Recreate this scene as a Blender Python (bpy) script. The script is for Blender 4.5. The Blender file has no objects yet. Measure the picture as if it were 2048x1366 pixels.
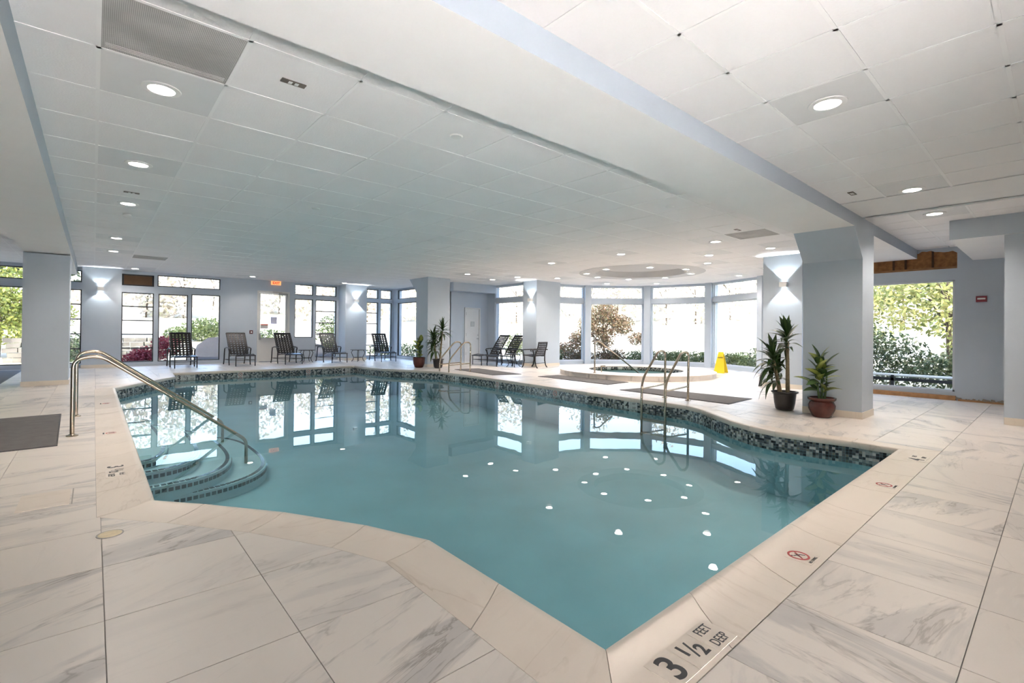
import bpy, math, random
import numpy as np
from mathutils import Vector, Matrix
from mathutils.geometry import delaunay_2d_cdt
random.seed(7); RNG = np.random.default_rng(11)
SC = bpy.context.scene; C = SC.collection; PI = math.pi

# ---------------------------------------------------------------- camera
F, YAW, Y0, ROLL, PITCH, CX = 960.63, 0.8539407, 656.98, 0.00991323, 0.00577423, 1024.0
EYE = 1.25
def ray(px, py):
    x, y = px - CX, py - Y0
    c, s = math.cos(ROLL), math.sin(ROLL)
    r, f, u = (x*c + y*s)/F, 1.0, -(-x*s + y*c)/F
    cp, sp = math.cos(PITCH), math.sin(PITCH)
    f, u = f*cp - u*sp, f*sp + u*cp
    return Vector((f*math.cos(YAW) + r*math.sin(YAW), f*math.sin(YAW) - r*math.cos(YAW), u))
def atz(px, py, z=0.0):
    d = ray(px, py); t = (z - EYE)/d.z
    return d.x*t, d.y*t
fw = ray(CX, Y0); rt = (ray(CX + 1, Y0) - fw).normalized(); up = (ray(CX, Y0 - 1) - fw).normalized(); fw.normalize()
cam = bpy.data.objects.new('camera', bpy.data.cameras.new('camera')); C.objects.link(cam)
m4 = Matrix.Identity(4)
for i in range(3): m4[i][0], m4[i][1], m4[i][2] = rt[i], up[i], -fw[i]
m4[2][3] = EYE
cam.matrix_world = m4
cam.data.sensor_width = 36; cam.data.sensor_fit = 'HORIZONTAL'; cam.data.lens = F/2048*36
cam.data.shift_y = (Y0 - 683)/2048; cam.data.clip_start = 0.02; cam.data.clip_end = 600
SC.camera = cam

# ---------------------------------------------------------------- sky, sun, flash, added fill, exposure
SC.view_settings.view_transform = 'Standard'; SC.view_settings.look = 'None'
SC.view_settings.gamma = 1; SC.view_settings.use_curve_mapping = False
SC.view_settings.exposure = 1.38
w = bpy.data.worlds.new('sky'); SC.world = w; w.use_nodes = True
nt = w.node_tree; sky = nt.nodes.new('ShaderNodeTexSky'); sky.sky_type = 'NISHITA'
sky.sun_disc = False; sky.sun_elevation = math.radians(38); sky.sun_rotation = math.radians(215); sky.dust_density = 2.0
nt.links.new(sky.outputs[0], nt.nodes['Background'].inputs[0]); nt.nodes['Background'].inputs[1].default_value = .48
def lamp(name, kind, energy, loc, target=None, color=(1, 1, 1), parent=None, **kw):
    l = bpy.data.lights.new(name, kind); l.energy = energy; l.color = color
    for k, v in kw.items(): setattr(l, k, v)
    o = bpy.data.objects.new(name, l); C.objects.link(o); o.location = loc
    if target is not None: o.rotation_euler = (Vector(target) - Vector(loc)).to_track_quat('-Z', 'Y').to_euler()
    if parent is not None: o.parent = parent
    return o
lamp('sun', 'SUN', 8.0, (-30, -26, 27), (0, 4, 0), (1, .93, .80), angle=.01)
# first lamp: the photographer's flash, turned up to the ceiling (its falloff and the shadow top left show in the photo)
lamp('camera_flash', 'SPOT', 24, (0.1, -.3, 1.0), (2.0, 2.6, 3.1), (1, .93, .95), spot_size=2.6, spot_blend=.9, shadow_soft_size=.10)
lamp('camera_flash', 'SPOT', 1230, (.6, -2.45, .06), (3.2, 9.0, 3.2), (1, .93, .915), spot_size=1.75, spot_blend=1.0, shadow_soft_size=.55)  # added fill lamp, low behind the camera, lifts the ceiling over the pool
cy = SC.cycles
cy.max_bounces = 6; cy.diffuse_bounces = 4; cy.glossy_bounces = 3; cy.use_adaptive_sampling = True; cy.adaptive_threshold = .18; cy.adaptive_min_samples = 16; cy.use_light_tree = False; cy.transmission_bounces = 4; cy.transparent_max_bounces = 20
cy.caustics_reflective = False; cy.caustics_refractive = False; cy.sample_clamp_indirect = 6; cy.use_denoising = True

# ---------------------------------------------------------------- mesh builder
class B:
    def __init__(s): s.v = []; s.f = []; s.m = []; s.k = 0
    def add(s, vs, fs):
        n = len(s.v); s.v += [tuple(p) for p in vs]; s.f += [tuple(i + n for i in f) for f in fs]; s.m += [s.k]*len(fs); return s
    def box(s, x0, x1, y0, y1, z0, z1):
        return s.add([(x0,y0,z0),(x1,y0,z0),(x1,y1,z0),(x0,y1,z0),(x0,y0,z1),(x1,y0,z1),(x1,y1,z1),(x0,y1,z1)],
                     [(3,2,1,0),(4,5,6,7),(0,1,5,4),(1,2,6,5),(2,3,7,6),(3,0,4,7)])
    def obox(s, c, a, b, d):      # centre and three half vectors
        c, a, b, d = map(Vector, (c, a, b, d))
        return s.add([c-a-b-d, c+a-b-d, c+a+b-d, c-a+b-d, c-a-b+d, c+a-b+d, c+a+b+d, c-a+b+d],
                     [(3,2,1,0),(4,5,6,7),(0,1,5,4),(1,2,6,5),(2,3,7,6),(3,0,4,7)])
    def tube(s, pts, r, n=8, cap=True):
        pts = [Vector(p) for p in pts]; R = r if isinstance(r, (list, tuple)) else [r]*len(pts)
        rings = []; prev = None
        for i, p in enumerate(pts):
            t = (pts[min(i+1, len(pts)-1)] - pts[max(i-1, 0)]).normalized()
            if prev is None: a = Vector((0,0,1)) if abs(t.z) < .9 else Vector((1,0,0)); prev = t.cross(a).normalized()
            u = (prev - t*prev.dot(t)).normalized(); prev = u; w_ = t.cross(u)
            rings.append([p + (u*math.cos(2*PI*k/n) + w_*math.sin(2*PI*k/n))*R[i] for k in range(n)])
        vs = [q for g in rings for q in g]; fs = []
        for i in range(len(pts)-1):
            for k in range(n): fs.append((i*n+k, i*n+(k+1) % n, (i+1)*n+(k+1) % n, (i+1)*n+k))
        if cap: fs += [tuple(range(n-1, -1, -1)), tuple(range((len(pts)-1)*n, len(pts)*n))]
        return s.add(vs, fs)
    def lathe(s, prof, n=24, c=(0,0,0), cap=True):
        vs = [(c[0]+r*math.cos(2*PI*k/n), c[1]+r*math.sin(2*PI*k/n), c[2]+z) for r, z in prof for k in range(n)]; fs = []
        for i in range(len(prof)-1):
            for k in range(n): fs.append((i*n+k, i*n+(k+1) % n, (i+1)*n+(k+1) % n, (i+1)*n+k))
        if cap:
            if prof[0][0] > 1e-6: fs.append(tuple(range(n-1, -1, -1)))
            if prof[-1][0] > 1e-6: fs.append(tuple(range((len(prof)-1)*n, len(prof)*n)))
        return s.add(vs, fs)
    def prism(s, poly, z0, z1):
        n = len(poly); vs = [(x, y, z0) for x, y in poly] + [(x, y, z1) for x, y in poly]
        return s.add(vs, [tuple(range(n-1, -1, -1)), tuple(range(n, 2*n))] + [(i, (i+1) % n, n+(i+1) % n, n+i) for i in range(n)])
    def ring(s, c, r0, r1, z0, z1, n=48, a0=0, a1=2*PI):
        full = abs(a1-a0-2*PI) < 1e-6; N = n if full else n+1
        vs = []
        for k in range(N):
            a = a0 + (a1-a0)*k/n; ca, sa = math.cos(a), math.sin(a)
            vs += [(c[0]+r0*ca, c[1]+r0*sa, z0), (c[0]+r1*ca, c[1]+r1*sa, z0), (c[0]+r1*ca, c[1]+r1*sa, z1), (c[0]+r0*ca, c[1]+r0*sa, z1)]
        fs = []
        for k in range(n):
            i, j = k*4, ((k+1) % N)*4
            for q in range(4): fs.append((i+q, j+q, j+(q+1) % 4, i+(q+1) % 4))
        if not full: fs += [(0,1,2,3), tuple((N-1)*4+q for q in (3,2,1,0))]
        return s.add(vs, fs)
    def build(s, name, mat, parent=None, local=False, smooth=False):
        me = bpy.data.meshes.new(name); off = Vector((0,0,0))
        if parent is not None and not local:
            q = parent
            while q is not None: off = off + q.location; q = q.parent
        me.from_pydata([(a-off.x, b-off.y, c-off.z) for a, b, c in s.v], [], s.f)
        mats = mat if isinstance(mat, (list, tuple)) else [mat]
        for m_ in mats: me.materials.append(m_)
        if len(mats) > 1: me.polygons.foreach_set('material_index', s.m)
        if smooth: me.polygons.foreach_set('use_smooth', [True]*len(me.polygons))
        me.update(); o = bpy.data.objects.new(name, me); C.objects.link(o)
        if parent is not None: o.parent = parent
        return o
def smooth_angle(o, a=.7):
    me = o.data; me.polygons.foreach_set('use_smooth', [True]*len(me.polygons)); me.set_sharp_from_angle(angle=a); return o
def tag(o, label, cat, group=None, kind=None):
    if label: o['label'] = label
    if cat: o['category'] = cat
    if group: o['group'] = group
    if kind: o['kind'] = kind
    return o
def thing(name, label, cat, loc=(0,0,0), rz=0, group=None):
    o = bpy.data.objects.new(name, None); C.objects.link(o); o.empty_display_size = .1
    o.location = loc; o.rotation_euler = (0, 0, rz); return tag(o, label, cat, group)
def struct(o, label=None): o['kind'] = 'structure'; (label and o.__setitem__('label', label)); return o
def copy_tree(o, parent=None):
    c = o.copy(); C.objects.link(c); c.parent = parent
    for ch in list(o.children): copy_tree(ch, c)
    return c
def put(o, loc, rz, label): o.location = loc; o.rotation_euler = (0,0,rz); o['label'] = label; return o
def text(s, size, mat, name='lettering', parent=None, mw=None, depth=.0008, sx=1, bold=0.0):
    cu = bpy.data.curves.new('t', 'FONT'); cu.body = s; cu.size = size; cu.extrude = depth; cu.align_x = 'CENTER'; cu.align_y = 'CENTER'; cu.offset = bold
    t = bpy.data.objects.new('t', cu); C.objects.link(t); dg = bpy.context.evaluated_depsgraph_get()
    me = bpy.data.meshes.new_from_object(t.evaluated_get(dg)); bpy.data.objects.remove(t); me.name = name
    me.materials.clear(); me.materials.append(mat)
    M = (mw or Matrix.Identity(4)) @ Matrix.Diagonal((sx, 1, 1, 1))
    me.transform(M); o = bpy.data.objects.new(name, me); C.objects.link(o)
    if parent is not None: o.parent = parent
    return o
def frame(o, x, y):   # matrix with origin, text direction x, up direction y
    x, y = Vector(x).normalized(), Vector(y).normalized(); z = x.cross(y); M = Matrix.Identity(4)
    for i in range(3): M[i][0], M[i][1], M[i][2], M[i][3] = x[i], y[i], z[i], o[i]
    return M

# ---------------------------------------------------------------- materials
def newmat(name):
    m_ = bpy.data.materials.new(name); m_.use_nodes = True; nt = m_.node_tree
    return m_, nt, nt.nodes['Principled BSDF']
def nd(nt, t, **kw):
    n = nt.nodes.new('ShaderNode' + t)
    for k, v in kw.items():
        if k.startswith('i_'):
            key = k[2:]; s = n.inputs[int(key)] if key.isdigit() else n.inputs[key.replace('_', ' ')]
            if isinstance(v, bpy.types.NodeSocket): nt.links.new(v, s)
            else: s.default_value = v
        else: setattr(n, k, v)
    return n
def ramp(nt, fac, stops, mode='LINEAR'):
    n = nd(nt, 'ValToRGB'); n.color_ramp.interpolation = mode; e = n.color_ramp.elements
    while len(e) < len(stops): e.new(.5)
    for el, (p, c) in zip(e, stops): el.position = p; el.color = (*c, 1) if len(c) == 3 else c
    nt.links.new(fac, n.inputs[0]); return n.outputs[0]
def mix(nt, fac, a, b, mode='MIX'):
    n = nd(nt, 'Mix', data_type='RGBA', blend_type=mode)
    for s, v in ((n.inputs[0], fac), (n.inputs[6], a), (n.inputs[7], b)):
        if isinstance(v, bpy.types.NodeSocket): nt.links.new(v, s)
        else: s.default_value = (*v, 1) if isinstance(v, tuple) else v
    return n.outputs[2]
def math_(nt, op, a, b=0.0, c=None):
    n = nd(nt, 'Math', operation=op)
    for s, v in zip(n.inputs, (a, b, c)):
        if v is None: continue
        if isinstance(v, bpy.types.NodeSocket): nt.links.new(v, s)
        else: s.default_value = v
    return n.outputs[0]
def paint(name, col, rough=.6, metal=0, var=.04, scale=3.0, bump=0, spec=.5, coat=0):
    m_, nt, p = newmat(name)
    if var:
        n = nd(nt, 'TexNoise', i_Scale=scale, i_Detail=4.0); tc = nd(nt, 'NewGeometry'); nt.links.new(tc.outputs['Position'], n.inputs['Vector'])
        c = ramp(nt, n.outputs[0], [(.3, tuple(x*(1-var) for x in col)), (.7, tuple(min(1, x*(1+var)) for x in col))])
        nt.links.new(c, p.inputs['Base Color'])
        if bump:
            n2 = nd(nt, 'TexNoise', i_Scale=scale*60, i_Detail=2.0); nt.links.new(tc.outputs['Position'], n2.inputs['Vector'])
            b = nd(nt, 'Bump', i_Strength=bump, i_Distance=.002); nt.links.new(n2.outputs[0], b.inputs['Height']); nt.links.new(b.outputs[0], p.inputs['Normal'])
    else: p.inputs['Base Color'].default_value = (*col, 1)
    p.inputs['Roughness'].default_value = rough; p.inputs['Metallic'].default_value = metal; p.inputs['Specular IOR Level'].default_value = spec; p.inputs['Coat Weight'].default_value = coat
    return m_
def emit(name, col, s):
    m_, nt, p = newmat(name); p.inputs['Base Color'].default_value = (*col, 1); p.inputs['Emission Color'].default_value = (*col, 1); p.inputs['Emission Strength'].default_value = s; return m_
def glassy(name, tint, refl_ior=1.45, rough=0.0, bump=None, min_refl=0):
    m_, nt, p = newmat(name); nt.nodes.remove(p)
    fr = nd(nt, 'Fresnel', i_IOR=refl_ior); bf = nd(nt, 'NewGeometry'); tr = nd(nt, 'BsdfTransparent', i_Color=(*tint, 1)); gl = nd(nt, 'BsdfGlossy', i_Roughness=rough)
    if bump:
        g = nd(nt, 'NewGeometry'); mp = nd(nt, 'Mapping', i_Scale=bump[0]); nt.links.new(g.outputs['Position'], mp.inputs[0])
        n = nd(nt, 'TexNoise', i_Scale=1.0, i_Detail=3.0, i_Roughness=.55); nt.links.new(mp.outputs[0], n.inputs['Vector'])
        hb = n.outputs[0]
        b = nd(nt, 'Bump', i_Strength=bump[1], i_Distance=bump[2]); nt.links.new(hb, b.inputs['Height'])
        nt.links.new(b.outputs[0], gl.inputs['Normal']); nt.links.new(b.outputs[0], fr.inputs['Normal'])
    mx = nd(nt, 'MixShader'); nt.links.new(math_(nt, 'MULTIPLY', fr.outputs[0], math_(nt, 'SUBTRACT', 1.0, bf.outputs['Backfacing'])), mx.inputs[0]); nt.links.new(tr.outputs[0], mx.inputs[1]); nt.links.new(gl.outputs[0], mx.inputs[2])
    nt.links.new(mx.outputs[0], nt.nodes['Material Output'].inputs[0]); return m_
def marble(name, base, grey, vein, amount=1.0, rough=.36):
    m_, nt, p = newmat(name); g = nd(nt, 'NewGeometry'); oi = nd(nt, 'ObjectInfo')
    rnd = math_(nt, 'ADD', oi.outputs['Random'], g.outputs['Random Per Island'])
    wn = nd(nt, 'TexWhiteNoise', noise_dimensions='1D'); nt.links.new(math_(nt, 'MULTIPLY', rnd, 97.3), wn.inputs['W'])
    off = nd(nt, 'VectorMath', operation='SCALE'); nt.links.new(wn.outputs['Color'], off.inputs[0]); off.inputs['Scale'].default_value = 40
    ad = nd(nt, 'VectorMath', operation='ADD'); nt.links.new(g.outputs['Position'], ad.inputs[0]); nt.links.new(off.outputs[0], ad.inputs[1])
    ang = math_(nt, 'ADD', math_(nt, 'MULTIPLY', math_(nt, 'SUBTRACT', wn.outputs['Value'], .5), 1.2), math_(nt, 'MULTIPLY', math_(nt, 'GREATER_THAN', wn.outputs['Value'], .72), 1.3))
    ro = nd(nt, 'VectorRotate', rotation_type='Z_AXIS'); nt.links.new(ad.outputs[0], ro.inputs['Vector']); nt.links.new(ang, ro.inputs['Angle'])
    mp = nd(nt, 'Mapping', i_Scale=(.75, 3.4, 1)); nt.links.new(ro.outputs[0], mp.inputs[0])
    n1 = nd(nt, 'TexNoise', i_Scale=1.0, i_Detail=7.0, i_Roughness=.6, i_Distortion=.5); nt.links.new(mp.outputs[0], n1.inputs['Vector'])
    n2 = nd(nt, 'TexNoise', i_Scale=1.5, i_Detail=6.0, i_Roughness=.55, i_Distortion=1.0); nt.links.new(mp.outputs[0], n2.inputs['Vector'])
    patch = ramp(nt, n1.outputs[0], [(.51, (0,0,0)), (.58, (.75,.75,.75)), (.68, (1,1,1))])
    per = math_(nt, 'MULTIPLY', ramp(nt, math_(nt, 'FRACT', math_(nt, 'MULTIPLY', rnd, 53.7)), [(.1, (.2,)*3), (.65, (1,)*3)]), .95*amount)
    line = ramp(nt, math_(nt, 'ABSOLUTE', math_(nt, 'SUBTRACT', n2.outputs[0], .5)), [(0, (1,1,1)), (.022, (0,0,0))])
    lm = ramp(nt, n1.outputs[0], [(.45, (0,0,0)), (.6, (1,1,1))])
    c = mix(nt, math_(nt, 'MULTIPLY', patch, per), base, grey)
    c = mix(nt, math_(nt, 'MULTIPLY', math_(nt, 'MULTIPLY', line, lm), math_(nt, 'MULTIPLY', per, .9)), c, vein)
    nt.links.new(c, p.inputs['Base Color']); p.inputs['Roughness'].default_value = rough; p.inputs['Specular IOR Level'].default_value = .45
    n3 = nd(nt, 'TexNoise', i_Scale=4.0, i_Detail=3.0); nt.links.new(g.outputs['Position'], n3.inputs['Vector'])
    rr = nd(nt, 'MapRange'); nt.links.new(n3.outputs[0], rr.inputs[0]); rr.inputs[3].default_value = rough*.9; rr.inputs[4].default_value = rough*1.15
    nt.links.new(rr.outputs[0], p.inputs['Roughness']); return m_
def leafmat(name, cols, trans=.35, rough=.5):
    m_, nt, p = newmat(name); g = nd(nt, 'NewGeometry')
    st = [(i/max(1, len(cols)-1), c) for i, c in enumerate(cols)]
    c = ramp(nt, g.outputs['Random Per Island'], st); nt.links.new(c, p.inputs['Base Color']); p.inputs['Roughness'].default_value = rough
    if trans:
        t = nd(nt, 'BsdfTranslucent'); nt.links.new(c, t.inputs[0]); mx = nd(nt, 'MixShader'); mx.inputs[0].default_value = trans
        nt.links.new(p.outputs[0], mx.inputs[1]); nt.links.new(t.outputs[0], mx.inputs[2]); nt.links.new(mx.outputs[0], nt.nodes['Material Output'].inputs[0])
    return m_
M = {}
M['blue'] = paint('blue_wall_paint', (.475, .54, .605), .55, var=.015, bump=.15)
M['white'] = paint('white_soffit_paint', (.85, .85, .84), .7, var=.012)
M['tile_c'] = paint('ceiling_tile_fibre', (.88, .87, .865), .85, var=.02, scale=1.2, bump=.5)
M['grid'] = paint('ceiling_grid_metal', (.90, .895, .885), .5, var=.02)
M['panel'] = paint('light_panel_grey', (.76, .76, .755), .5, var=.02)
M['grille'] = None
M['marble'] = marble('marble_floor', (.70, .645, .585), (.46, .44, .42), (.28, .25, .22))
M['coping'] = marble('cream_coping_stone', (.70, .625, .54), (.63, .55, .47), (.48, .40, .31), .6, .38)
M['grout'] = paint('grey_grout', (.36, .345, .32), .8, var=.08, scale=8)
M['base'] = marble('cream_base_tile', (.74, .67, .57), (.66, .59, .5), (.5, .44, .37), .5, .4)
M['steel'] = paint('brushed_steel', (.44, .375, .29), .26, 1, var=.04)
M['black'] = paint('black_iron', (.012, .011, .012), .38, 0, var=.05)
M['strap'] = paint('dark_vinyl_strap', (.008, .007, .0065), .42, 0, var=.1)
M['seatstrap'] = paint('sky_tinted_vinyl_strap', (.02, .028, .05), .24, 0, var=.15)  # navy stands for the sky's reflection, put into the seat strap colour
M['darkframe'] = paint('bronze_window_frame', (.02, .02, .022), .45, var=.05)
M['paleframe'] = paint('pale_window_frame', (.58, .62, .66), .45, var=.03)
M['glass'] = glassy('window_glass', (.985, .99, .985), 1.22)
M['water'] = glassy('pool_water', (.84, .95, .95), 1.33, 0.004, ((1.1, 1.1, 1), .05, .02))
M['spawater'] = glassy('spa_water', (.62, .72, .70), 1.33, 0.01, ((3, 3, 1), .2, .02))
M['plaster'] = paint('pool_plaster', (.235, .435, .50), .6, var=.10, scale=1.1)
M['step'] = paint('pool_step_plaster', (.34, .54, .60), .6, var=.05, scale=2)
M['mat'] = paint('grey_ribbed_mat', (.115, .108, .102), .85, var=.12, scale=9, bump=1)
M['doorwhite'] = paint('door_paint', (.66, .66, .64), .4, var=.02)
M['ink'] = paint('black_ink', (.02, .02, .022), .5, var=0)
M['red'] = paint('red_ink', (.42, .05, .045), .5, var=.05)
M['plate'] = paint('cream_marker_tile', (.70, .625, .54), .3, var=.05, scale=20)
M['plateg'] = paint('grey_marker_tile', (.58, .60, .58), .3, var=.05, scale=20)
M['yellow'] = paint('yellow_plastic', (.80, .60, .02), .4, var=.05)
M['brown'] = paint('brown_board', (.12, .062, .025), .7, var=.12, scale=5)
M['osb'] = paint('osb_sheathing', (.34, .155, .055), .8, var=.30, scale=14)
M['wood'] = paint('raw_pine', (.40, .21, .09), .7, var=.2, scale=9)
M['metal'] = paint('grey_metal', (.45, .45, .43), .35, .8, var=.04)
M['olive'] = paint('bronze_slot', (.14, .115, .09), .5, var=.1)
M['plastic'] = paint('white_plastic', (.80, .80, .78), .4, var=.01)
M['soil'] = paint('dark_soil', (.06, .035, .022), .9, var=.3, scale=40)
M['potdark'] = paint('dark_glazed_pot', (.035, .028, .025), .3, var=.2, scale=12)
M['potred'] = paint('oxblood_glazed_pot', (.085, .022, .016), .25, var=.25, scale=10)
M['lens'] = emit('lamp_lens', (1.0, .93, .80), 14)
M['sconlens'] = emit('sconce_lens', (.92, .97, 1.0), 5)
M['exit'] = emit('exit_red', (.55, .01, .005), .25)
M['exitbg'] = emit('exit_amber', (1.0, .40, .16), .45)
def mosaic(name, stops):
    m_, nt, p = newmat(name); g = nd(nt, 'NewGeometry')
    c = ramp(nt, g.outputs['Random Per Island'], stops, 'CONSTANT'); nt.links.new(c, p.inputs['Base Color']); p.inputs['Roughness'].default_value = .12; return m_
M['mosaic'] = mosaic('glass_mosaic', [(0, (.36,.37,.37)), (.15, (.05,.055,.065)), (.30, (.50,.49,.46)), (.42, (.13,.14,.15)), (.58, (.03,.03,.035)), (.74, (.22,.21,.18)), (.86, (.60,.60,.58))])
M['nosing'] = mosaic('dark_nosing_tile', [(0, (.02,.05,.07)), (.5, (.03,.07,.09)), (.8, (.05,.11,.13))])
M['bark'] = paint('bark', (.10, .08, .06), .9, var=.3, scale=20)
M['cane'] = paint('dracaena_cane', (.23, .185, .11), .8, var=.25, scale=30)

# perforated return-air grille
m_, nt_, p_ = newmat('perforated_grille'); g_ = nd(nt_, 'NewGeometry')
mp_ = nd(nt_, 'Mapping', i_Scale=(110, 110, 110)); nt_.links.new(g_.outputs['Position'], mp_.inputs[0])
vo_ = nd(nt_, 'TexVoronoi', i_Randomness=0.0); vo_.inputs['Scale'].default_value = 1; nt_.links.new(mp_.outputs[0], vo_.inputs['Vector'])
no_ = nd(nt_, 'TexNoise', i_Scale=3.0, i_Detail=5.0); nt_.links.new(g_.outputs['Position'], no_.inputs['Vector'])
dust = ramp(nt_, no_.outputs[0], [(.35, (.44, .43, .41)), (.7, (.62, .61, .59))])
nt_.links.new(mix(nt_, ramp(nt_, vo_.outputs['Distance'], [(.30, (1, 1, 1)), (.38, (0, 0, 0))]), dust, (.16, .16, .155)), p_.inputs['Base Color']); p_.inputs['Roughness'].default_value = .7
M['grille'] = m_

# ---------------------------------------------------------------- plan
ZN, ZS, ZB = 3.08, 2.98, 2.80          # ceilings north / south of the main beam, beam underside
WZ, PZ = -.18, -.80                    # water level, pool floor
BAY = [(14.6, 4.7), (15.95, 6.22), (17.0, 8.5), (16.42, 10.75), (14.70, 12.36), (13.05, 12.85)]
ROOM = [(-6, -4), (12.6, -4), (12.6, 4.7)] + BAY + [(12.2, 12.85), (12.2, 15.5), (10.15, 15.5), (10.15, 19.75), (-6, 19.75)]
POOL = [(1.53, 1.18), (6.60, 1.18), (6.62, 1.60), (6.55, 2.02), (6.53, 2.40), (6.62, 2.75), (6.83, 3.12), (7.15, 3.52), (7.42, 3.84), (7.60, 4.20),
        (7.62, 4.80), (7.65, 6.4), (7.72, 7.6), (7.80, 8.9), (7.86, 10.2), (7.88, 11.4), (7.86, 12.4), (7.45, 13.2), (6.92, 14.25), (6.80, 15.0), (6.78, 16.0),
        (1.66, 16.0), (1.60, 14.9), (.95, 13.8), (.35, 12.72), (.35, 4.29), (.62, 3.97), (1.0, 3.46), (1.33, 2.90), (1.52, 2.46)]
def offset(poly, d):       # poly counter-clockwise, outward for d > 0
    n = len(poly); out = []
    for i in range(n):
        p0, p1, p2 = Vector(poly[i-1]), Vector(poly[i]), Vector(poly[(i+1) % n])
        a, b = (p1-p0).normalized(), (p2-p1).normalized()
        na, nb = Vector((a.y, -a.x)), Vector((b.y, -b.x)); m_ = na + nb
        m_ = m_ / max(.35, m_.length_squared/2); q = p1 + m_*d; out.append((q.x, q.y))
    return out
def inside(pt, poly):
    x, y = pt; c = False; n = len(poly)
    for i in range(n):
        x0, y0 = poly[i]; x1, y1 = poly[i-1]
        if (y0 > y) != (y1 > y) and x < (x1-x0)*(y-y0)/(y1-y0) + x0: c = not c
    return c
def region(polys, keep):   # triangles of the overlay for which keep(set of polygon ids) holds
    vs, fs = [], []
    for p in polys: fs.append(list(range(len(vs), len(vs)+len(p)))); vs += [Vector(q) for q in p]
    v, e, f, ov, oe, of = delaunay_2d_cdt(vs, [], fs, 1, 1e-5)
    return [(a.x, a.y) for a in v], [tuple(t) for t, ids in zip(f, of) if keep(set(ids))]
def slab(b, v, f, z, zlow):    # top faces at z plus the rim down to zlow
    n = len(b.v); edge = {}
    for t in f:
        for i in range(len(t)):
            a, c = t[i], t[(i+1) % len(t)]
            if (c, a) in edge: del edge[(c, a)]
            else: edge[(a, c)] = 1
    vs = [(x, y, z) for x, y in v] + [(x, y, zlow) for x, y in v]; k = len(v)
    b.add(vs, list(f) + [(a, a+k, c+k, c) for a, c in edge])

# ---------------------------------------------------------------- floor: grout bed and marble tiles
v, f = region([ROOM, offset(POOL, .08)], lambda s: 0 in s and 1 not in s)
b = B(); slab(b, v, f, -.006, -.25); floor = struct(b.build('floor', M['grout']), 'white marble tiled pool deck with grey grout lines')
TP = .607; CO = offset(POOL, .322)
def make_tiles():
    cells = []
    for i in range(-12, 30):
        for j in range(-9, 34):
            x0, y0 = .05 + i*TP + .002, .25 + j*TP + .002; x1, y1 = x0 + TP - .004, y0 + TP - .004
            cx, cy_ = (x0+x1)/2, (y0+y1)/2
            cor = [(x0, y0), (x1, y0), (x1, y1), (x0, y1)]
            near = [inside(c, ROOM) for c in cor]; wet = [inside(c, CO) for c in cor]
            probe = [inside((x0+(x1-x0)*a/4, y0+(y1-y0)*c/4), CO) for a in range(5) for c in range(5)]
            if not any(near) or all(probe): continue
            cells.append((cx, cy_, cor, all(near) and not any(probe)))
    d = lambda c: math.hypot(c[0], c[1]) + (100 if (c[0]*math.cos(YAW)+c[1]*math.sin(YAW)) < .9 or abs((c[0]*math.sin(YAW)-c[1]*math.cos(YAW))) > 1.15*(c[0]*math.cos(YAW)+c[1]*math.sin(YAW)) else 0)
    cells.sort(key=d); rest = B(); full = None
    for n, (cx, cy_, cor, whole) in enumerate(cells):
        if whole: bb = B(); h = TP/2 - .002; bb.box(-h, h, -h, h, -.02, 0)
        else:
            v, f = region([cor, ROOM, CO], lambda s: 0 in s and 1 in s and 2 not in s)
            if not f: continue
            bb = B(); slab(bb, [(x-cx, y-cy_) for x, y in v], f, 0, -.02)
        if n < 290:
            if whole and full is not None: o = bpy.data.objects.new('floor_tile', full); C.objects.link(o); o.parent = floor
            else:
                o = bb.build('floor_tile', M['marble'], floor, local=True)
                if whole: full = o.data
            o.location = (cx, cy_, 0)
        else: rest.add([(x+cx, y+cy_, z) for x, y, z in bb.v], bb.f)
    o = rest.build('far_floor_tiles', M['marble'], floor, local=True); o['kind'] = 'stuff'
make_tiles()

# ---------------------------------------------------------------- swimming pool
pool = thing('swimming_pool', 'large indoor swimming pool with cream coping and curved corner steps', 'swimming pool', (4, 8, PZ))
WALL = offset(POOL, .028)
b = B(); v, f = region([WALL], lambda s: True); b.add([(x, y, PZ) for x, y in v], f)
n = len(WALL)
for i in range(n):
    (x0, y0), (x1, y1) = WALL[i], WALL[(i+1) % n]
    b.add([(x0, y0, PZ), (x0, y0, -.03), (x1, y1, -.03), (x1, y1, PZ)], [(0, 1, 2, 3)])
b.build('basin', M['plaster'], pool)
PROF = [(.30, -.03), (.006, -.055), (0, -.045), (0, -.006), (.008, .010), (.024, .018), (.05, .016), (.10, .006), (.16, .001), (.30, 0)]
OUT = offset(POOL, .32); stones = []
for i in range(n):
    p0, p1 = Vector(POOL[i]), Vector(POOL[(i+1) % n]); q0, q1 = Vector(OUT[i]), Vector(OUT[(i+1) % n])
    L = (p1-p0).length; k = max(1, round(L/.62))
    for j in range(k):
        g = .0022/max(L, .1); t0, t1 = j/k + g, (j+1)/k - g; b = B(); vs = []
        for t in (t0, t1):
            P, Q = p0.lerp(p1, t), q0.lerp(q1, t)
            for s_, z in PROF: r_ = P.lerp(Q, s_/.30); vs.append((r_.x, r_.y, z))
        K = len(PROF); fs = [(a, (a+1) % K, K+(a+1) % K, K+a) for a in range(K)] + [tuple(range(K-1, -1, -1)), tuple(range(K, 2*K))]
        b.add(vs, fs); smooth_angle(b.build('coping_stone', M['coping'], pool), .6)
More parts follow.
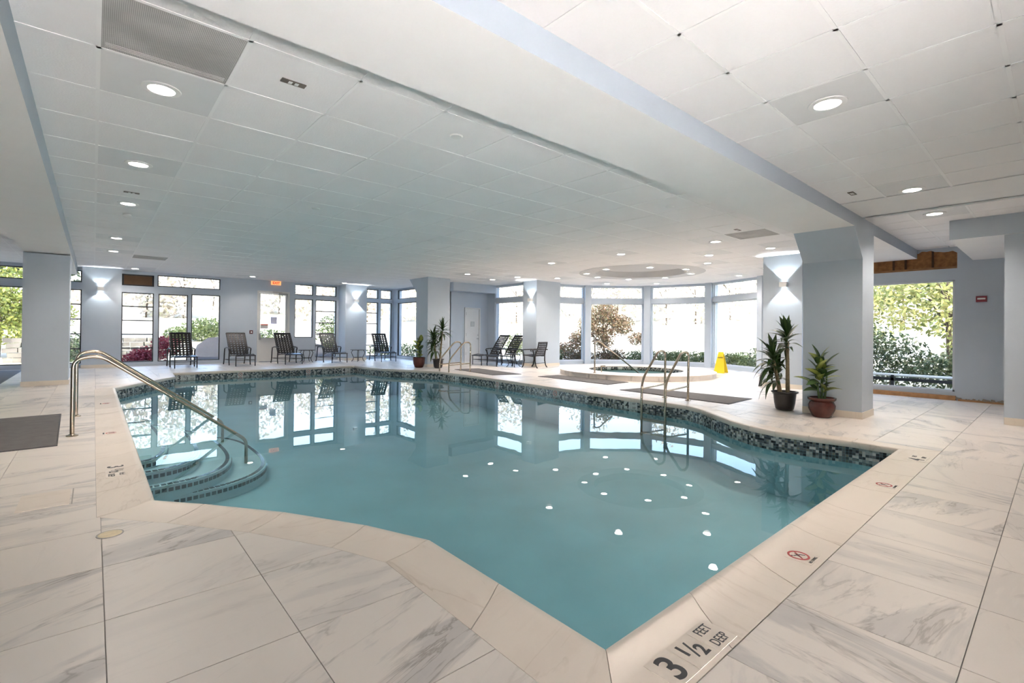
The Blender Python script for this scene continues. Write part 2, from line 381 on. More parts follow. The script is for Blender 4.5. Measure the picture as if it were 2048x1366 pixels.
# waterline mosaic: real little tiles, joined
b = B(); h = .032
for i in range(n):
    p0, p1 = Vector(WALL[i]), Vector(WALL[(i+1) % n]); L = (p1-p0).length; d = (p1-p0)/L; nn = Vector((-d.y, d.x))
    if i in (0, 24, 29): continue             # walls below the near copings, turned away from view
    k = max(1, int(L/h)); s_ = L/k
    for j in range(k):
        for r_ in range(6):
            z1 = -.050 - r_*h; z0 = z1 - h + .002; a = p0 + d*(j*s_+.001); c = p0 + d*((j+1)*s_-.001); e = nn*.004
            b.add([(a.x,a.y,z0),(c.x,c.y,z0),(c.x,c.y,z1),(a.x,a.y,z1),(a.x+e.x,a.y+e.y,z0),(c.x+e.x,c.y+e.y,z0),(c.x+e.x,c.y+e.y,z1),(a.x+e.x,a.y+e.y,z1)],
                  [(4,5,6,7),(0,1,5,4),(1,2,6,5),(2,3,7,6),(3,0,4,7)])
o = b.build('waterline_mosaic', M['mosaic'], pool); o['kind'] = 'stuff'; o['label'] = 'band of small grey and black mosaic tiles'
# entry steps in the corner by the handrails
def superell(cx, cy_, ax, ay, e, n=40, a0=-PI/2, a1=PI/2):
    out = []
    for k in range(n+1):
        a = a0 + (a1-a0)*k/n; c, s = math.cos(a), math.sin(a)
        out.append((cx + ax*abs(c)**(2/e)*(1 if c > 0 else -1 if c < 0 else 0), cy_ + ay*abs(s)**(2/e)*(1 if s > 0 else -1)))
    return out
for ax, ay, z in ((1.60, 1.78, -.63), (1.14, 1.80, -.48), (.78, 1.66, -.345), (.42, 1.5, -.255)):
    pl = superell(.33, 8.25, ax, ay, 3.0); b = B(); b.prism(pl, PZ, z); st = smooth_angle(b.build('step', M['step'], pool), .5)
    t = B(); acc = 0; pts = [Vector(p) for p in pl]; fine = []
    for a, c in zip(pts, pts[1:]):
        m_ = max(1, int((c-a).length/.01)); fine += [a.lerp(c, q/m_) for q in range(m_)]
    fine.append(pts[-1]); run = [fine[0]]; tl = 0
    i = 0
    while i < len(fine)-6:
        a = fine[i]; j = i
        while j < len(fine)-1 and (fine[j]-a).length < .05: j += 1
        c = fine[j]; d = (c-a).normalized(); nn = Vector((d.y, -d.x))
        mid = (a+c)/2 - nn*.045
        t.obox((mid.x, mid.y, z+.003), (d.x*.022, d.y*.022, 0), (nn.x*.022, nn.y*.022, 0), (0, 0, .004))
        mid = (a+c)/2 + nn*.002
        t.obox((mid.x, mid.y, z-.05), (d.x*.022, d.y*.022, 0), (nn.x*.006, nn.y*.006, 0), (0, 0, .02))
        i = j + 1
    o = t.build('nosing_tiles', M['nosing'], st); o['kind'] = 'stuff'
# depth markers and no-diving plaques
def ring_mark(o, x, y, r, parent):
    b = B(); X, Y = Vector(x).normalized(), Vector(y).normalized(); Z = X.cross(Y); O = Vector(o); n = 28
    vs = []
    for k in range(n):
        a = 2*PI*k/n; d = X*math.cos(a) + Y*math.sin(a); vs += [O+d*r*.80, O+d*r, O+d*r+Z*.0012, O+d*r*.80+Z*.0012]
    fs = [(k*4+q, ((k+1) % n)*4+q, ((k+1) % n)*4+(q+1) % 4, k*4+(q+1) % 4) for k in range(n) for q in range(4)]
    b.add(vs, fs); d = (X+Y).normalized(); e = (X-Y).normalized()
    b.obox(O+Z*.0007, d*r*.9, e*r*.07, Z*.0006); b.build('ban_ring', M['red'], parent)
    b = B(); f_ = lambda u, w: O + X*r*u + Y*r*w + Z*.001
    for p, q in (((-.45, .3), (.25, -.05)), ((.25, -.05), (.5, -.45)), ((-.1, .1), (-.3, -.35)), ((.0, .05), (.15, .4))):
        P, Q = f_(*p), f_(*q); dd = (Q-P); b.obox((P+Q)/2, dd/2, Z.cross(dd.normalized())*r*.055, Z*.0005)
    b.lathe([(r*.1, 0), (r*.1, .0006)], 10, tuple(f_(-.55, .42))) if abs(Z.z) > .9 else b.obox(f_(-.55, .42), X*r*.09, Y*r*.09, Z*.0005)
    b.build('diver_figure', M['ink'], parent)
def flat_marks(kind, o, x, y, pm='plate'):     # o = centre, x = reading direction, y = up
    X, Y = Vector(x).normalized(), Vector(y).normalized(); Z = X.cross(Y); O = Vector(o)
    def pl(du, w=.148, hgt=.148):
        b = B(); b.obox(O+X*du, X*w/2, Y*hgt/2, Z*.0012); q = b.build('marker_tile', M[pm], pool); return q
    P0 = Vector(pool.location)
    fr = lambda du, dv=0: frame(O + X*du + Y*dv + Z*.0017 - P0, X, Y)
    if kind == '3.5':
        q = pl(-.152); text('3', .17, M['ink'], parent=q, mw=fr(-.152, -.005), bold=.003)
        q = pl(0); text('1', .085, M['ink'], parent=q, mw=fr(-.037, .018), bold=.0025); text('/', .12, M['ink'], parent=q, mw=fr(0, 0), bold=.0005); text('2', .085, M['ink'], parent=q, mw=fr(.035, -.022), bold=.0025)
        q = pl(.152); text('FEET', .062, M['ink'], parent=q, mw=fr(.152, .036), sx=.72); text('DEEP', .062, M['ink'], parent=q, mw=fr(.152, -.038), sx=.72)
    elif kind == '4':
        q = pl(-.076); text('4', .17, M['ink'], parent=q, mw=fr(-.076, -.005), bold=.003)
        q = pl(.076); text('FEET', .05, M['ink'], parent=q, mw=fr(.076, .036), sx=.72); text('DEEP', .05, M['ink'], parent=q, mw=fr(.076, -.038), sx=.72)
    else:
        q = pl(0); ring_mark(O + Y*.012 + Z*.0013, X, Y, .056, None)
        for ob in list(C.objects)[-2:]:
            ob.parent = q; ob.data.transform(Matrix.Translation(-P0))
        text('NO DIVING', .022, M['ink'], parent=q, mw=fr(0, -.062), sx=.9)
flat_marks('3.5', (1.79, .955, .0016), (1, 0, 0), (0, 1, 0))
flat_marks('nd', (3.01, .965, .0016), (1, 0, 0), (0, 1, 0))
flat_marks('nd', (4.98, .965, .0016), (1, 0, 0), (0, 1, 0))
flat_marks('4', (6.32, .965, .0016), (1, 0, 0), (0, 1, 0))
flat_marks('3.5', (.165, 5.42, .0016), (0, -1, 0), (1, 0, 0))
flat_marks('nd', (.165, 7.39, .0016), (0, -1, 0), (1, 0, 0))
flat_marks('nd', (.165, 10.3, .0016), (0, -1, 0), (1, 0, 0))
for kind, x in (('3.5', 1.95), ('nd', 3.30), ('nd', 5.25), ('4', 6.50)):
    flat_marks(kind, (x, 16.018, -.126), (1, 0, 0), (0, 0, 1), 'plateg')
for kind, y, x in (('4', 11.5, 7.895), ('nd', 9.55, 7.845), ('nd', 7.38, 7.725), ('4', 5.35, 7.65)):
    flat_marks(kind, (x - .005, y, -.126), (0, -1, 0), (0, 0, 1), 'plateg')
b = B(); v, f = region([WALL], lambda s: True); b.add([(x, y, WZ) for x, y in v], f)
water = tag(b.build('pool_water', M['water']), 'still teal water filling the swimming pool, mirroring the windows', 'water')

# ---------------------------------------------------------------- walls
def wall(name, p0, p1, openings, z1=3.3, th=.22, mat=None, label=None, z0=0.0, out=None):
    """vertical wall from p0 to p1 (inner face); openings (u0, u1, z0, z1) along it; thickness to the right of p0->p1"""
    a, c = Vector((*p0, 0)), Vector((*p1, 0)); d = (c-a).normalized(); L = (c-a).length; nrm = Vector((d.y, -d.x, 0)) if out is None else Vector((*out, 0))
    us = sorted({0, L} | {u for o in openings for u in o[:2]}); zs = sorted({z0, z1} | {z for o in openings for z in o[2:4]}); b = B()
    for i in range(len(us)-1):
        j = 0
        while j < len(zs)-1:
            solid = lambda jj: not any(o[0] - 1e-6 <= us[i] and us[i+1] <= o[1] + 1e-6 and o[2] - 1e-6 <= zs[jj] and zs[jj+1] <= o[3] + 1e-6 for o in openings)
            if not solid(j): j += 1; continue
            k = j
            while k+1 < len(zs)-1 and solid(k+1): k += 1
            cu, cz = (us[i]+us[i+1])/2, (zs[j]+zs[k+1])/2
            b.obox(a + d*cu + nrm*th/2 + Vector((0,0,cz)), d*(us[i+1]-us[i])/2, nrm*th/2, Vector((0,0,(zs[k+1]-zs[j])/2))); j = k+1
    return struct(b.build(name, mat or M['blue']), label), a, d, nrm
WN = [0]
def window(a, d, nrm, panes, fmat, label, fw_=.028, deep=.06):
    """panes: (u0, u1, z0, z1, number of horizontal muntins)"""
    WN[0] += 1; w_ = thing('window_%d' % WN[0], label, None, tuple(a + d*panes[0][0])); w_['kind'] = 'structure'; z = Vector((0,0,1))
    for u0, u1, z0, z1, mt in panes:
        b = B(); s = a + nrm*deep
        for (ca, cz, hu, hz) in (((u0+u1)/2, z0+fw_/2, (u1-u0)/2, fw_/2), ((u0+u1)/2, z1-fw_/2, (u1-u0)/2, fw_/2), (u0+fw_/2, (z0+z1)/2, fw_/2, (z1-z0)/2), (u1-fw_/2, (z0+z1)/2, fw_/2, (z1-z0)/2)):
            b.obox(s + d*ca + z*cz, d*hu, nrm*.03, z*hz)
        fr = b.build('frame', M[fmat], w_)
        b = B(); b.obox(s + d*(u0+u1)/2 + z*(z0+z1)/2, d*((u1-u0)/2-.01), nrm*.003, z*((z1-z0)/2-.01)); b.build('pane', M['glass'], fr)
        for k in range(mt):
            b = B(); zz = z0 + (z1-z0)*(k+1)/(mt+1); b.obox(s + d*(u0+u1)/2 + z*zz, d*(u1-u0)/2, nrm*.018, z*.018); b.build('muntin', M[fmat], fr)
    return w_
# back wall, Y = 19.75 ; u = X + 6 (wall runs in +X, outward is +Y)
BW = [(-5.2,-3.1,.13,2.40,0), (-5.2,-3.1,2.62,2.98,0), (-3.0,-.98,.13,2.40,0), (-3.0,-.98,2.62,2.98,0), (-.9,-.28,.13,2.40,4), (-.9,-.28,2.62,2.98,0)]
W1 = [(.67,1.50,.13,2.38,4), (1.62,2.44,.13,2.38,0), (2.54,3.40,.13,2.42,0), (1.59,3.40,2.62,3.0,0)]
W2 = [(5.93,6.63,.92,2.44,0), (6.73,7.57,.13,2.44,4), (5.93,6.63,2.60,3.01,0), (6.73,7.57,2.60,3.01,0)]
W3 = [(8.80,9.42,.12,2.45,4), (9.53,10.07,.12,2.45,0), (8.80,9.42,2.61,3.01,0), (9.53,10.07,2.61,3.01,0)]
DOOR = (4.60, 5.74, 0, 2.68)
sh = lambda L: [(p[0]+6, p[1]+6, *p[2:]) for p in L]
ops = [p[:4] for p in sh(BW+W1+W2+W3)] + [(DOOR[0]+6, DOOR[1]+6, DOOR[2], DOOR[3]), (6.67, 7.50, 2.60, 2.97)]
_, a, d, nr = wall('wall_back', (-6, 19.75), (10.15, 19.75), ops, out=(0, 1), label='pale blue back wall with black framed windows and exit door')
window(a, d, nr, sh(BW), 'darkframe', 'black framed windows at far left behind the column')
window(a, d, nr, sh(W1), 'darkframe', 'wide black framed window looking onto red shrub and driveway')
window(a, d, nr, sh(W2), 'darkframe', 'black framed window right of the exit door')
window(a, d, nr, sh(W3), 'darkframe', 'corner window behind the lone chaise, with horizontal muntins')
b = B(); b.box(.70, 1.47, 19.79, 19.83, 2.63, 2.94); o = tag(b.build('boarded_panel', M['brown']), 'brown board filling the upper left light of the wide window', 'board')
b = B()
for x0, x1, z0, z1 in ((.67,1.50,2.60,2.64), (.67,1.50,2.93,2.97), (.67,.72,2.60,2.97), (1.45,1.50,2.60,2.97)): b.box(x0, x1, 19.775, 19.84, z0, z1)
b.build('board_frame', M['darkframe'], o)
# exit door with half glass
dr = thing('door_1', 'white exit door with tall glass light, closer and push bar', None, (4.60, 19.78, 0)); dr['kind'] = 'structure'
b = B()
for x0, x1, z0, z1 in ((4.60,4.67,0,2.68), (5.67,5.74,0,2.68), (4.67,5.67,2.61,2.68)): b.box(x0, x1, 19.74, 19.86, z0, z1)
b.build('door_frame', M['doorwhite'], dr)
b = B()
for x0, x1, z0, z1 in ((4.675,4.72,.02,2.60), (5.60,5.665,.02,2.60), (4.72,5.60,.02,.90), (4.72,5.60,2.565,2.60)): b.box(x0, x1, 19.79, 19.835, z0, z1)
lf = b.build('door_leaf', M['doorwhite'], dr)
b = B(); b.box(4.72, 5.60, 19.808, 19.814, .90, 2.565); b.build('pane', M['glass'], lf)
b = B(); b.box(4.70, 5.63, 19.735, 19.76, .875, .905); b.box(4.66, 4.73, 19.72, 19.79, .84, 1.06); b.box(5.58, 5.64, 19.74, 19.79, .86, .92); b.build('push_bar', M['metal'], lf)
b = B(); b.box(5.32, 5.62, 19.70, 19.79, 2.54, 2.62); b.box(5.11, 5.45, 19.68, 19.70, 2.63, 2.65); b.build('door_closer', M['metal'], dr)
def notice(name, x0, x1, z0, z1, bands, label, m0):
    n_ = B(); n_.box(x0, x1, 19.800, 19.8025, z0, z1); o = tag(n_.build(name, m0), label, 'notice')
    for (u0, u1, w0, w1, mm) in bands:
        q = B(); q.box(x0+(x1-x0)*u0, x0+(x1-x0)*u1, 19.7985, 19.8, z0+(z1-z0)*w0, z0+(z1-z0)*w1); q.build('printed_band', mm, o)
paper = paint('notice_paper', (.62, .60, .58), .6, var=.03); bluep = paint('blue_notice_paper', (.48, .50, .70), .6, var=.05)
notice('door_notice', 4.73, 4.99, 1.26, 1.43, [(0, 1, .72, 1, paint('notice_red', (.45, .12, .10), .6, var=.05)), (.1, .9, .5, .56, M['plateg']), (.1, .9, .3, .36, M['plateg']), (.1, .9, .12, .18, M['plateg'])], 'white notice with red heading on the exit door glass', paper)
notice('door_notice', 5.08, 5.30, 1.44, 1.70, [(.1, .9, .72, .78, M['plateg']), (.1, .9, .45, .5, M['plateg']), (.1, .9, .25, .3, M['plateg'])], 'pale blue notice on the exit door glass', bluep)
b = B(); b.box(5.93, 6.63, 19.80, 19.85, .12, .92); struct(b.build('trim_1', paint('grey_spandrel', (.42, .43, .44), .35, var=.04)), 'grey solid panel under the window beside the exit door')
# exit sign
ex = thing('exit_sign', 'illuminated red EXIT sign above the exit door', 'sign', (5.23, 19.70, 2.92))
b = B(); b.box(5.06, 5.40, 19.69, 19.745, 2.925, 3.065); b.build('housing', M['exitbg'], ex)
text('EXIT', .125, M['exit'], parent=ex, mw=frame((0, -.014, .073), (1,0,0), (0,0,1)), bold=.004, sx=1.0)
sw = thing('fire_alarm_pull', 'small dark red alarm pull station on the wall left of the exit door', 'alarm', (4.40, 19.72, 1.06))
b = B(); b.box(4.345, 4.455, 19.70, 19.75, 1.06, 1.19); b.build('housing', paint('alarm_red_dark', (.10, .02, .022), .4, var=.05), sw)
b = B(); b.box(4.375, 4.425, 19.69, 19.70, 1.10, 1.15); b.build('pull_handle', M['plastic'], sw)
# east side walls
_, a, d, nr = wall('wall_right_1', (10.15, 19.75), (10.15, 15.5), [(.35, 2.0, .12, 2.45), (.35, 2.0, 2.61, 3.01), (2.1, 3.7, .12, 2.45), (2.1, 3.7, 2.61, 3.01)], out=(1, 0), label='blue return wall with tall corner window')
window(a, d, nr, [(.35, 2.0, .12, 2.45, 0), (.35, 2.0, 2.61, 3.01, 0), (2.1, 3.7, .12, 2.45, 0), (2.1, 3.7, 2.61, 3.01, 0)], 'darkframe', 'tall window on the return wall beside the potted plants')
_, a, d, nr = wall('wall_alcove', (10.15, 15.5), (12.2, 15.5), [(.87, 1.63, 0, 2.17)], out=(0, 1), label='blue alcove wall holding the white door')
b = B(); b.box(10.15, 12.2, 15.0, 15.5, 2.76, 3.08); struct(b.build('trim_2', M['blue']), 'boxed blue soffit above the white door')
_, a, d, nr = wall('wall_right_2', (12.2, 15.5), (12.2, 13.0), [(.44, 2.14, .10, 2.39), (.44, 2.14, 2.56, 3.02)], out=(1, 0), label='blue wall with window behind the two chaises')
window(a, d, nr, [(.44, 2.14, .10, 2.39, 0), (.44, 2.14, 2.56, 3.02, 0)], 'paleframe', 'tall pale framed window behind the two side by side chaises')
dr = thing('door_2', 'plain white door with lever handle and small grey plaque', None, (11.02, 15.5, 0)); dr['kind'] = 'structure'
b = B()
for x0, x1, z0, z1 in ((11.02,11.07,0,2.17), (11.73,11.78,0,2.17), (11.07,11.73,2.12,2.17)): b.box(x0, x1, 15.46, 15.6, z0, z1)
b.build('door_frame', M['doorwhite'], dr)
b = B(); b.box(11.075, 11.725, 15.49, 15.535, .01, 2.115); lf = b.build('door_leaf', M['doorwhite'], dr)
b = B(); b.box(11.60, 11.68, 15.44, 15.455, .93, .955); b.obox((11.675, 15.47, .94), (.02,0,0), (0,.02,0), (0,0,.02)); b.box(11.66, 11.69, 15.47, 15.49, 1.06, 1.10); b.build('lever_handle', M['metal'], lf)
for z in (.35, 1.10, 1.93): b = B(); b.box(11.065, 11.085, 15.455, 15.49, z-.06, z+.06); b.build('hinge', M['metal'], dr)
b = B(); b.box(11.32, 11.50, 15.48, 15.49, 1.42, 1.62); q = b.build('door_plaque', M['metal'], lf)
for k in range(3): b = B(); b.box(11.34, 11.48, 15.477, 15.48, 1.46+k*.05, 1.475+k*.05); b.build('plaque_line', M['plateg'], q)
# bay of tall windows around the spa
PB = BAY[1:]      # P4, P3, P2, P1, start
segs = [(PB[3], PB[4], .12, .10), (PB[2], PB[3], .16, .12), (PB[1], PB[2], .16, .16), (PB[0], PB[1], .15, .16)]
names = ['narrow left bay window beside the sconce pilaster', 'bay window with the weeping maple behind the spa', 'bay window on the open lawn behind the spa', 'right bay window behind the yellow wet floor sign']
for k, ((p, q, ma, mb), nm) in enumerate(zip(segs, names)):
    L = (Vector(q)-Vector(p)).length; dd = (Vector(q)-Vector(p)).normalized(); o2 = (dd.y, -dd.x)
    pn = [(ma, L-mb, .13, 2.38, 0), (ma, L-mb, 2.56, 3.03, 0)]
    _, a, d, nr = wall('wall_bay_%d' % (k+1), p, q, [x[:4] for x in pn], out=o2, label='pale blue wall framing the ' + nm)
    window(a, d, nr, pn, 'paleframe', nm, .035, .09)
wall('wall_bay_5', BAY[0], BAY[1], [], out=(.75, -.66), label='plain return wall at the right end of the bay')
wall('wall_bay_6', (12.6, 4.7), (14.6, 4.7), [], out=(0, -1), label='plain wall behind the right sconce pilaster')
for k, (x, y) in enumerate(BAY[1:5]):
    b = B(); a_ = math.atan2(y-8.5, x-12.3); c_, s_ = math.cos(a_), math.sin(a_)
    b.obox((x - c_*.02, y - s_*.02, 1.54), (c_*.13, s_*.13, 0), (-s_*.12, c_*.12, 0), (0, 0, 1.54))
    o = struct(b.build('trim_%d' % (3+k), M['blue']), 'pale blue post between bay windows, number %d from the right' % (k+1))
# right (south-east) wall with picture window, exposed sheathing above
_, a, d, nr = wall('wall_right_3', (12.6, 3.9), (12.6, -4), [(.15, 2.52, .16, 2.34), (.0, 2.55, 2.56, 2.95)], out=(1, 0), label='blue wall with large picture window and opened up header')
window(a, d, nr, [(.15, 2.52, .16, 2.34, 0)], 'paleframe', 'large picture window looking into yellow green trees', .035, .05)
hd = thing('exposed_header', 'exposed brown sheathing and framing above the picture window', 'framing', (12.72, 2.6, 2.56))
for y0, y1 in ((1.35, 1.715), (1.73, 2.14), (2.16, 2.335), (2.36, 2.8), (2.82, 3.4), (3.42, 3.9)):
    b = B(); b.box(12.70, 12.715, y0, y1, 2.60, 2.96); b.build('sheathing_board', M['osb'], hd)
for y in (1.722, 2.15, 2.348, 2.81, 3.41): b = B(); b.box(12.675, 12.71, y-.016, y+.016, 2.60, 2.955); b.build('stud', paint('dark_stud', (.09, .045, .02), .8, var=.2), hd) if y == 1.722 else b.build('stud', bpy.data.materials['dark_stud'], hd)
b = B(); b.box(12.64, 12.70, 1.35, 3.9, 2.56, 2.605); b.build('header_plate', M['wood'], hd)
b = B(); ys = np.linspace(1.35, 3.9, 40); z_ = 2.93 + .018*RNG.standard_normal(40); z_[:6] -= np.array([.07, .05, .06, .03, .02, .01])
for k in range(39): b.add([(12.6, ys[k], 2.958), (12.6, ys[k+1], 2.958), (12.6, ys[k+1], z_[k+1]), (12.6, ys[k], z_[k]), (12.612, ys[k], 2.958), (12.612, ys[k+1], 2.958), (12.612, ys[k+1], z_[k+1]), (12.612, ys[k], z_[k])], [(0,1,2,3), (7,6,5,4), (3,2,6,7)])
b.build('torn_wallboard_edge', M['blue'], hd)
sp = thing('sill_plate', 'raw pine sill plate along the floor under the picture window', 'timber', (12.56, 2.6, 0))
b = B(); b.box(12.52, 12.6, 1.36, 3.85, 0.0, .085); b.build('plank', M['wood'], sp); b = B(); b.box(12.50, 12.60, .2, 1.32, .0, .03); b.build('bottom_plate', M['wood'], sp)
b = B()
for k in range(26): x, y, s_ = 12.5+random.random()*.09, .3+random.random()*1.05, .008+.02*random.random(); b.obox((x, y, .03+s_*.6), (s_*1.5, 0, 0), (0, s_, s_*.3), (0, -s_*.2, s_*.6))
o = b.build('broken_plaster', paint('plaster_rubble', (.30, .26, .21), .9, var=.3, scale=60), sp); o['kind'] = 'stuff'
b = B(); b.prism([(12.595, .72), (12.595, .50), (12.575, .50), (12.575, .72)], 0.03, .05); bb = B(); bb.add([(12.58, .74, .03), (12.58, .45, .03), (12.58, .45, .34), (12.60, .74, .03), (12.60, .45, .03), (12.60, .45, .34)], [(0,1,2), (5,4,3), (0,3,4,1), (1,4,5,2), (2,5,3,0)])
tag(bb.build('wood_offcut', M['wood']), 'triangular wood offcut leaning against the wall below the red alarm', 'timber')
# unseen sides
wall('wall_left', (-6, 19.75), (-6, -4), [], out=(-1, 0), label='left wall of the pool hall')
wall('wall_front', (-6, -4), (12.6, -4), [], out=(0, -1), label='wall behind the camera')

# ---------------------------------------------------------------- pilasters, columns, beams
def block(name, x0, x1, y0, y1, z1, label, base=True, sides='WS'):
    b = B(); b.box(x0, x1, y0, y1, 0, z1); o = struct(b.build(name, M['blue']), label)
    if base:
        def strip(p, q, nrm):
            p, q = Vector((*p, 0)), Vector((*q, 0)); L = (q-p).length; k = max(1, round(L/.62)); d = (q-p)/L
            for j in range(k):
                bb = B(); bb.obox(p + d*(L*(j+.5)/k) + Vector((*nrm, 0))*.006 + Vector((0,0,.05)), d*(L/k/2-.0015), Vector((*nrm, 0))*.006, Vector((0,0,.05))); bb.build('base_tile', M['base'], o)
        if 'S' in sides: strip((x0-.012, y0), (x1, y0), (0, -1))
        if 'W' in sides: strip((x0, y0-.012), (x0, y1), (-1, 0))
        if 'E' in sides: strip((x1, y0), (x1, y1), (1, 0))
        if 'N' in sides: strip((x0, y1), (x1, y1), (0, 1))
    return o
block('pilaster', -.27, .66, 19.45, 19.76, ZN+.1, 'pale blue pilaster with sconce between the left windows', sides='S')
block('pilaster', 7.66, 8.56, 19.02, 19.76, ZN+.1, 'pale blue pilaster with sconce left of the corner window', sides='SW')
block('pilaster', 11.85, 13.06, 12.28, 13.0, ZN+.1, 'pale blue pilaster with sconce behind the woven armchair', sides='SW')
block('pilaster', 12.05, 12.75, 3.87, 4.71, ZN+.1, 'pale blue pilaster with sconce behind the tall dracaena', sides='SW')
cR = block('column', 8.57, 9.20, 1.95, 2.74, ZB, 'large blue column with chamfered head behind the potted plants', sides='SW')
cL = block('column', -1.12, -.40, 14.2, 15.0, ZB, 'blue column at far left behind the stair handrail', sides='SE')
cM = block('column', 8.58, 9.48, 14.22, 14.92, ZN+.05, 'blue column behind the two far potted plants', sides='SW')
cF = block('column', 9.75, 10.45, -.25, .55, ZS+.1, 'blue column cut off by the right edge', sides='SW')
cN = block('column', -1.12, -.36, 1.95, 2.74, ZB, 'column just outside the upper left of view', sides='N')
def haunch(parent, pts, ext):    # triangular gusset prism: three points and an extrusion vector
    b = B(); e = Vector(ext); P = [Vector(p) for p in pts]; b.add(P + [p+e for p in P], [(0,1,2), (5,4,3), (0,3,4,1), (1,4,5,2), (2,5,3,0)]); b.build('haunch', M['blue'], parent)
haunch(cR, [(8.57, 1.95, ZB), (8.14, 1.95, ZB), (8.57, 1.95, 2.38)], (0, .79, 0))
haunch(cL, [(-.40, 15.0, ZB), (-.40, 15.45, ZB), (-.40, 15.0, 2.36)], (-.72, 0, 0))
haunch(cM, [(8.58, 14.92, ZN), (8.58, 15.5, ZN), (8.58, 14.92, 2.52)], (.9, 0, 0))
haunch(cN, [(-.36, 2.74, ZB), (-.36, 3.5, ZB), (-.36, 2.74, 2.3)], (-.76, 0, 0))
def beam(name, x0, x1, y0, y1, z0, z1, label):
    b = B(); b.box(x0, x1, y0, y1, z0, z1); b.m = [1, 0, 0, 0, 0, 0]; return struct(b.build(name, [M['blue'], M['white']]), label)
beam('beam', -6, 12.6, 1.95, 2.74, ZB, 3.29, 'deep dropped beam crossing overhead to the big column')
beam('beam', -1.12, -.38, 2.74, 19.45, ZB+.02, 3.29, 'dropped beam along the left side of the hall')
beam('beam', 9.72, 12.6, .30, 1.13, 2.69, 3.29, 'boxed soffit between right column and picture window wall')

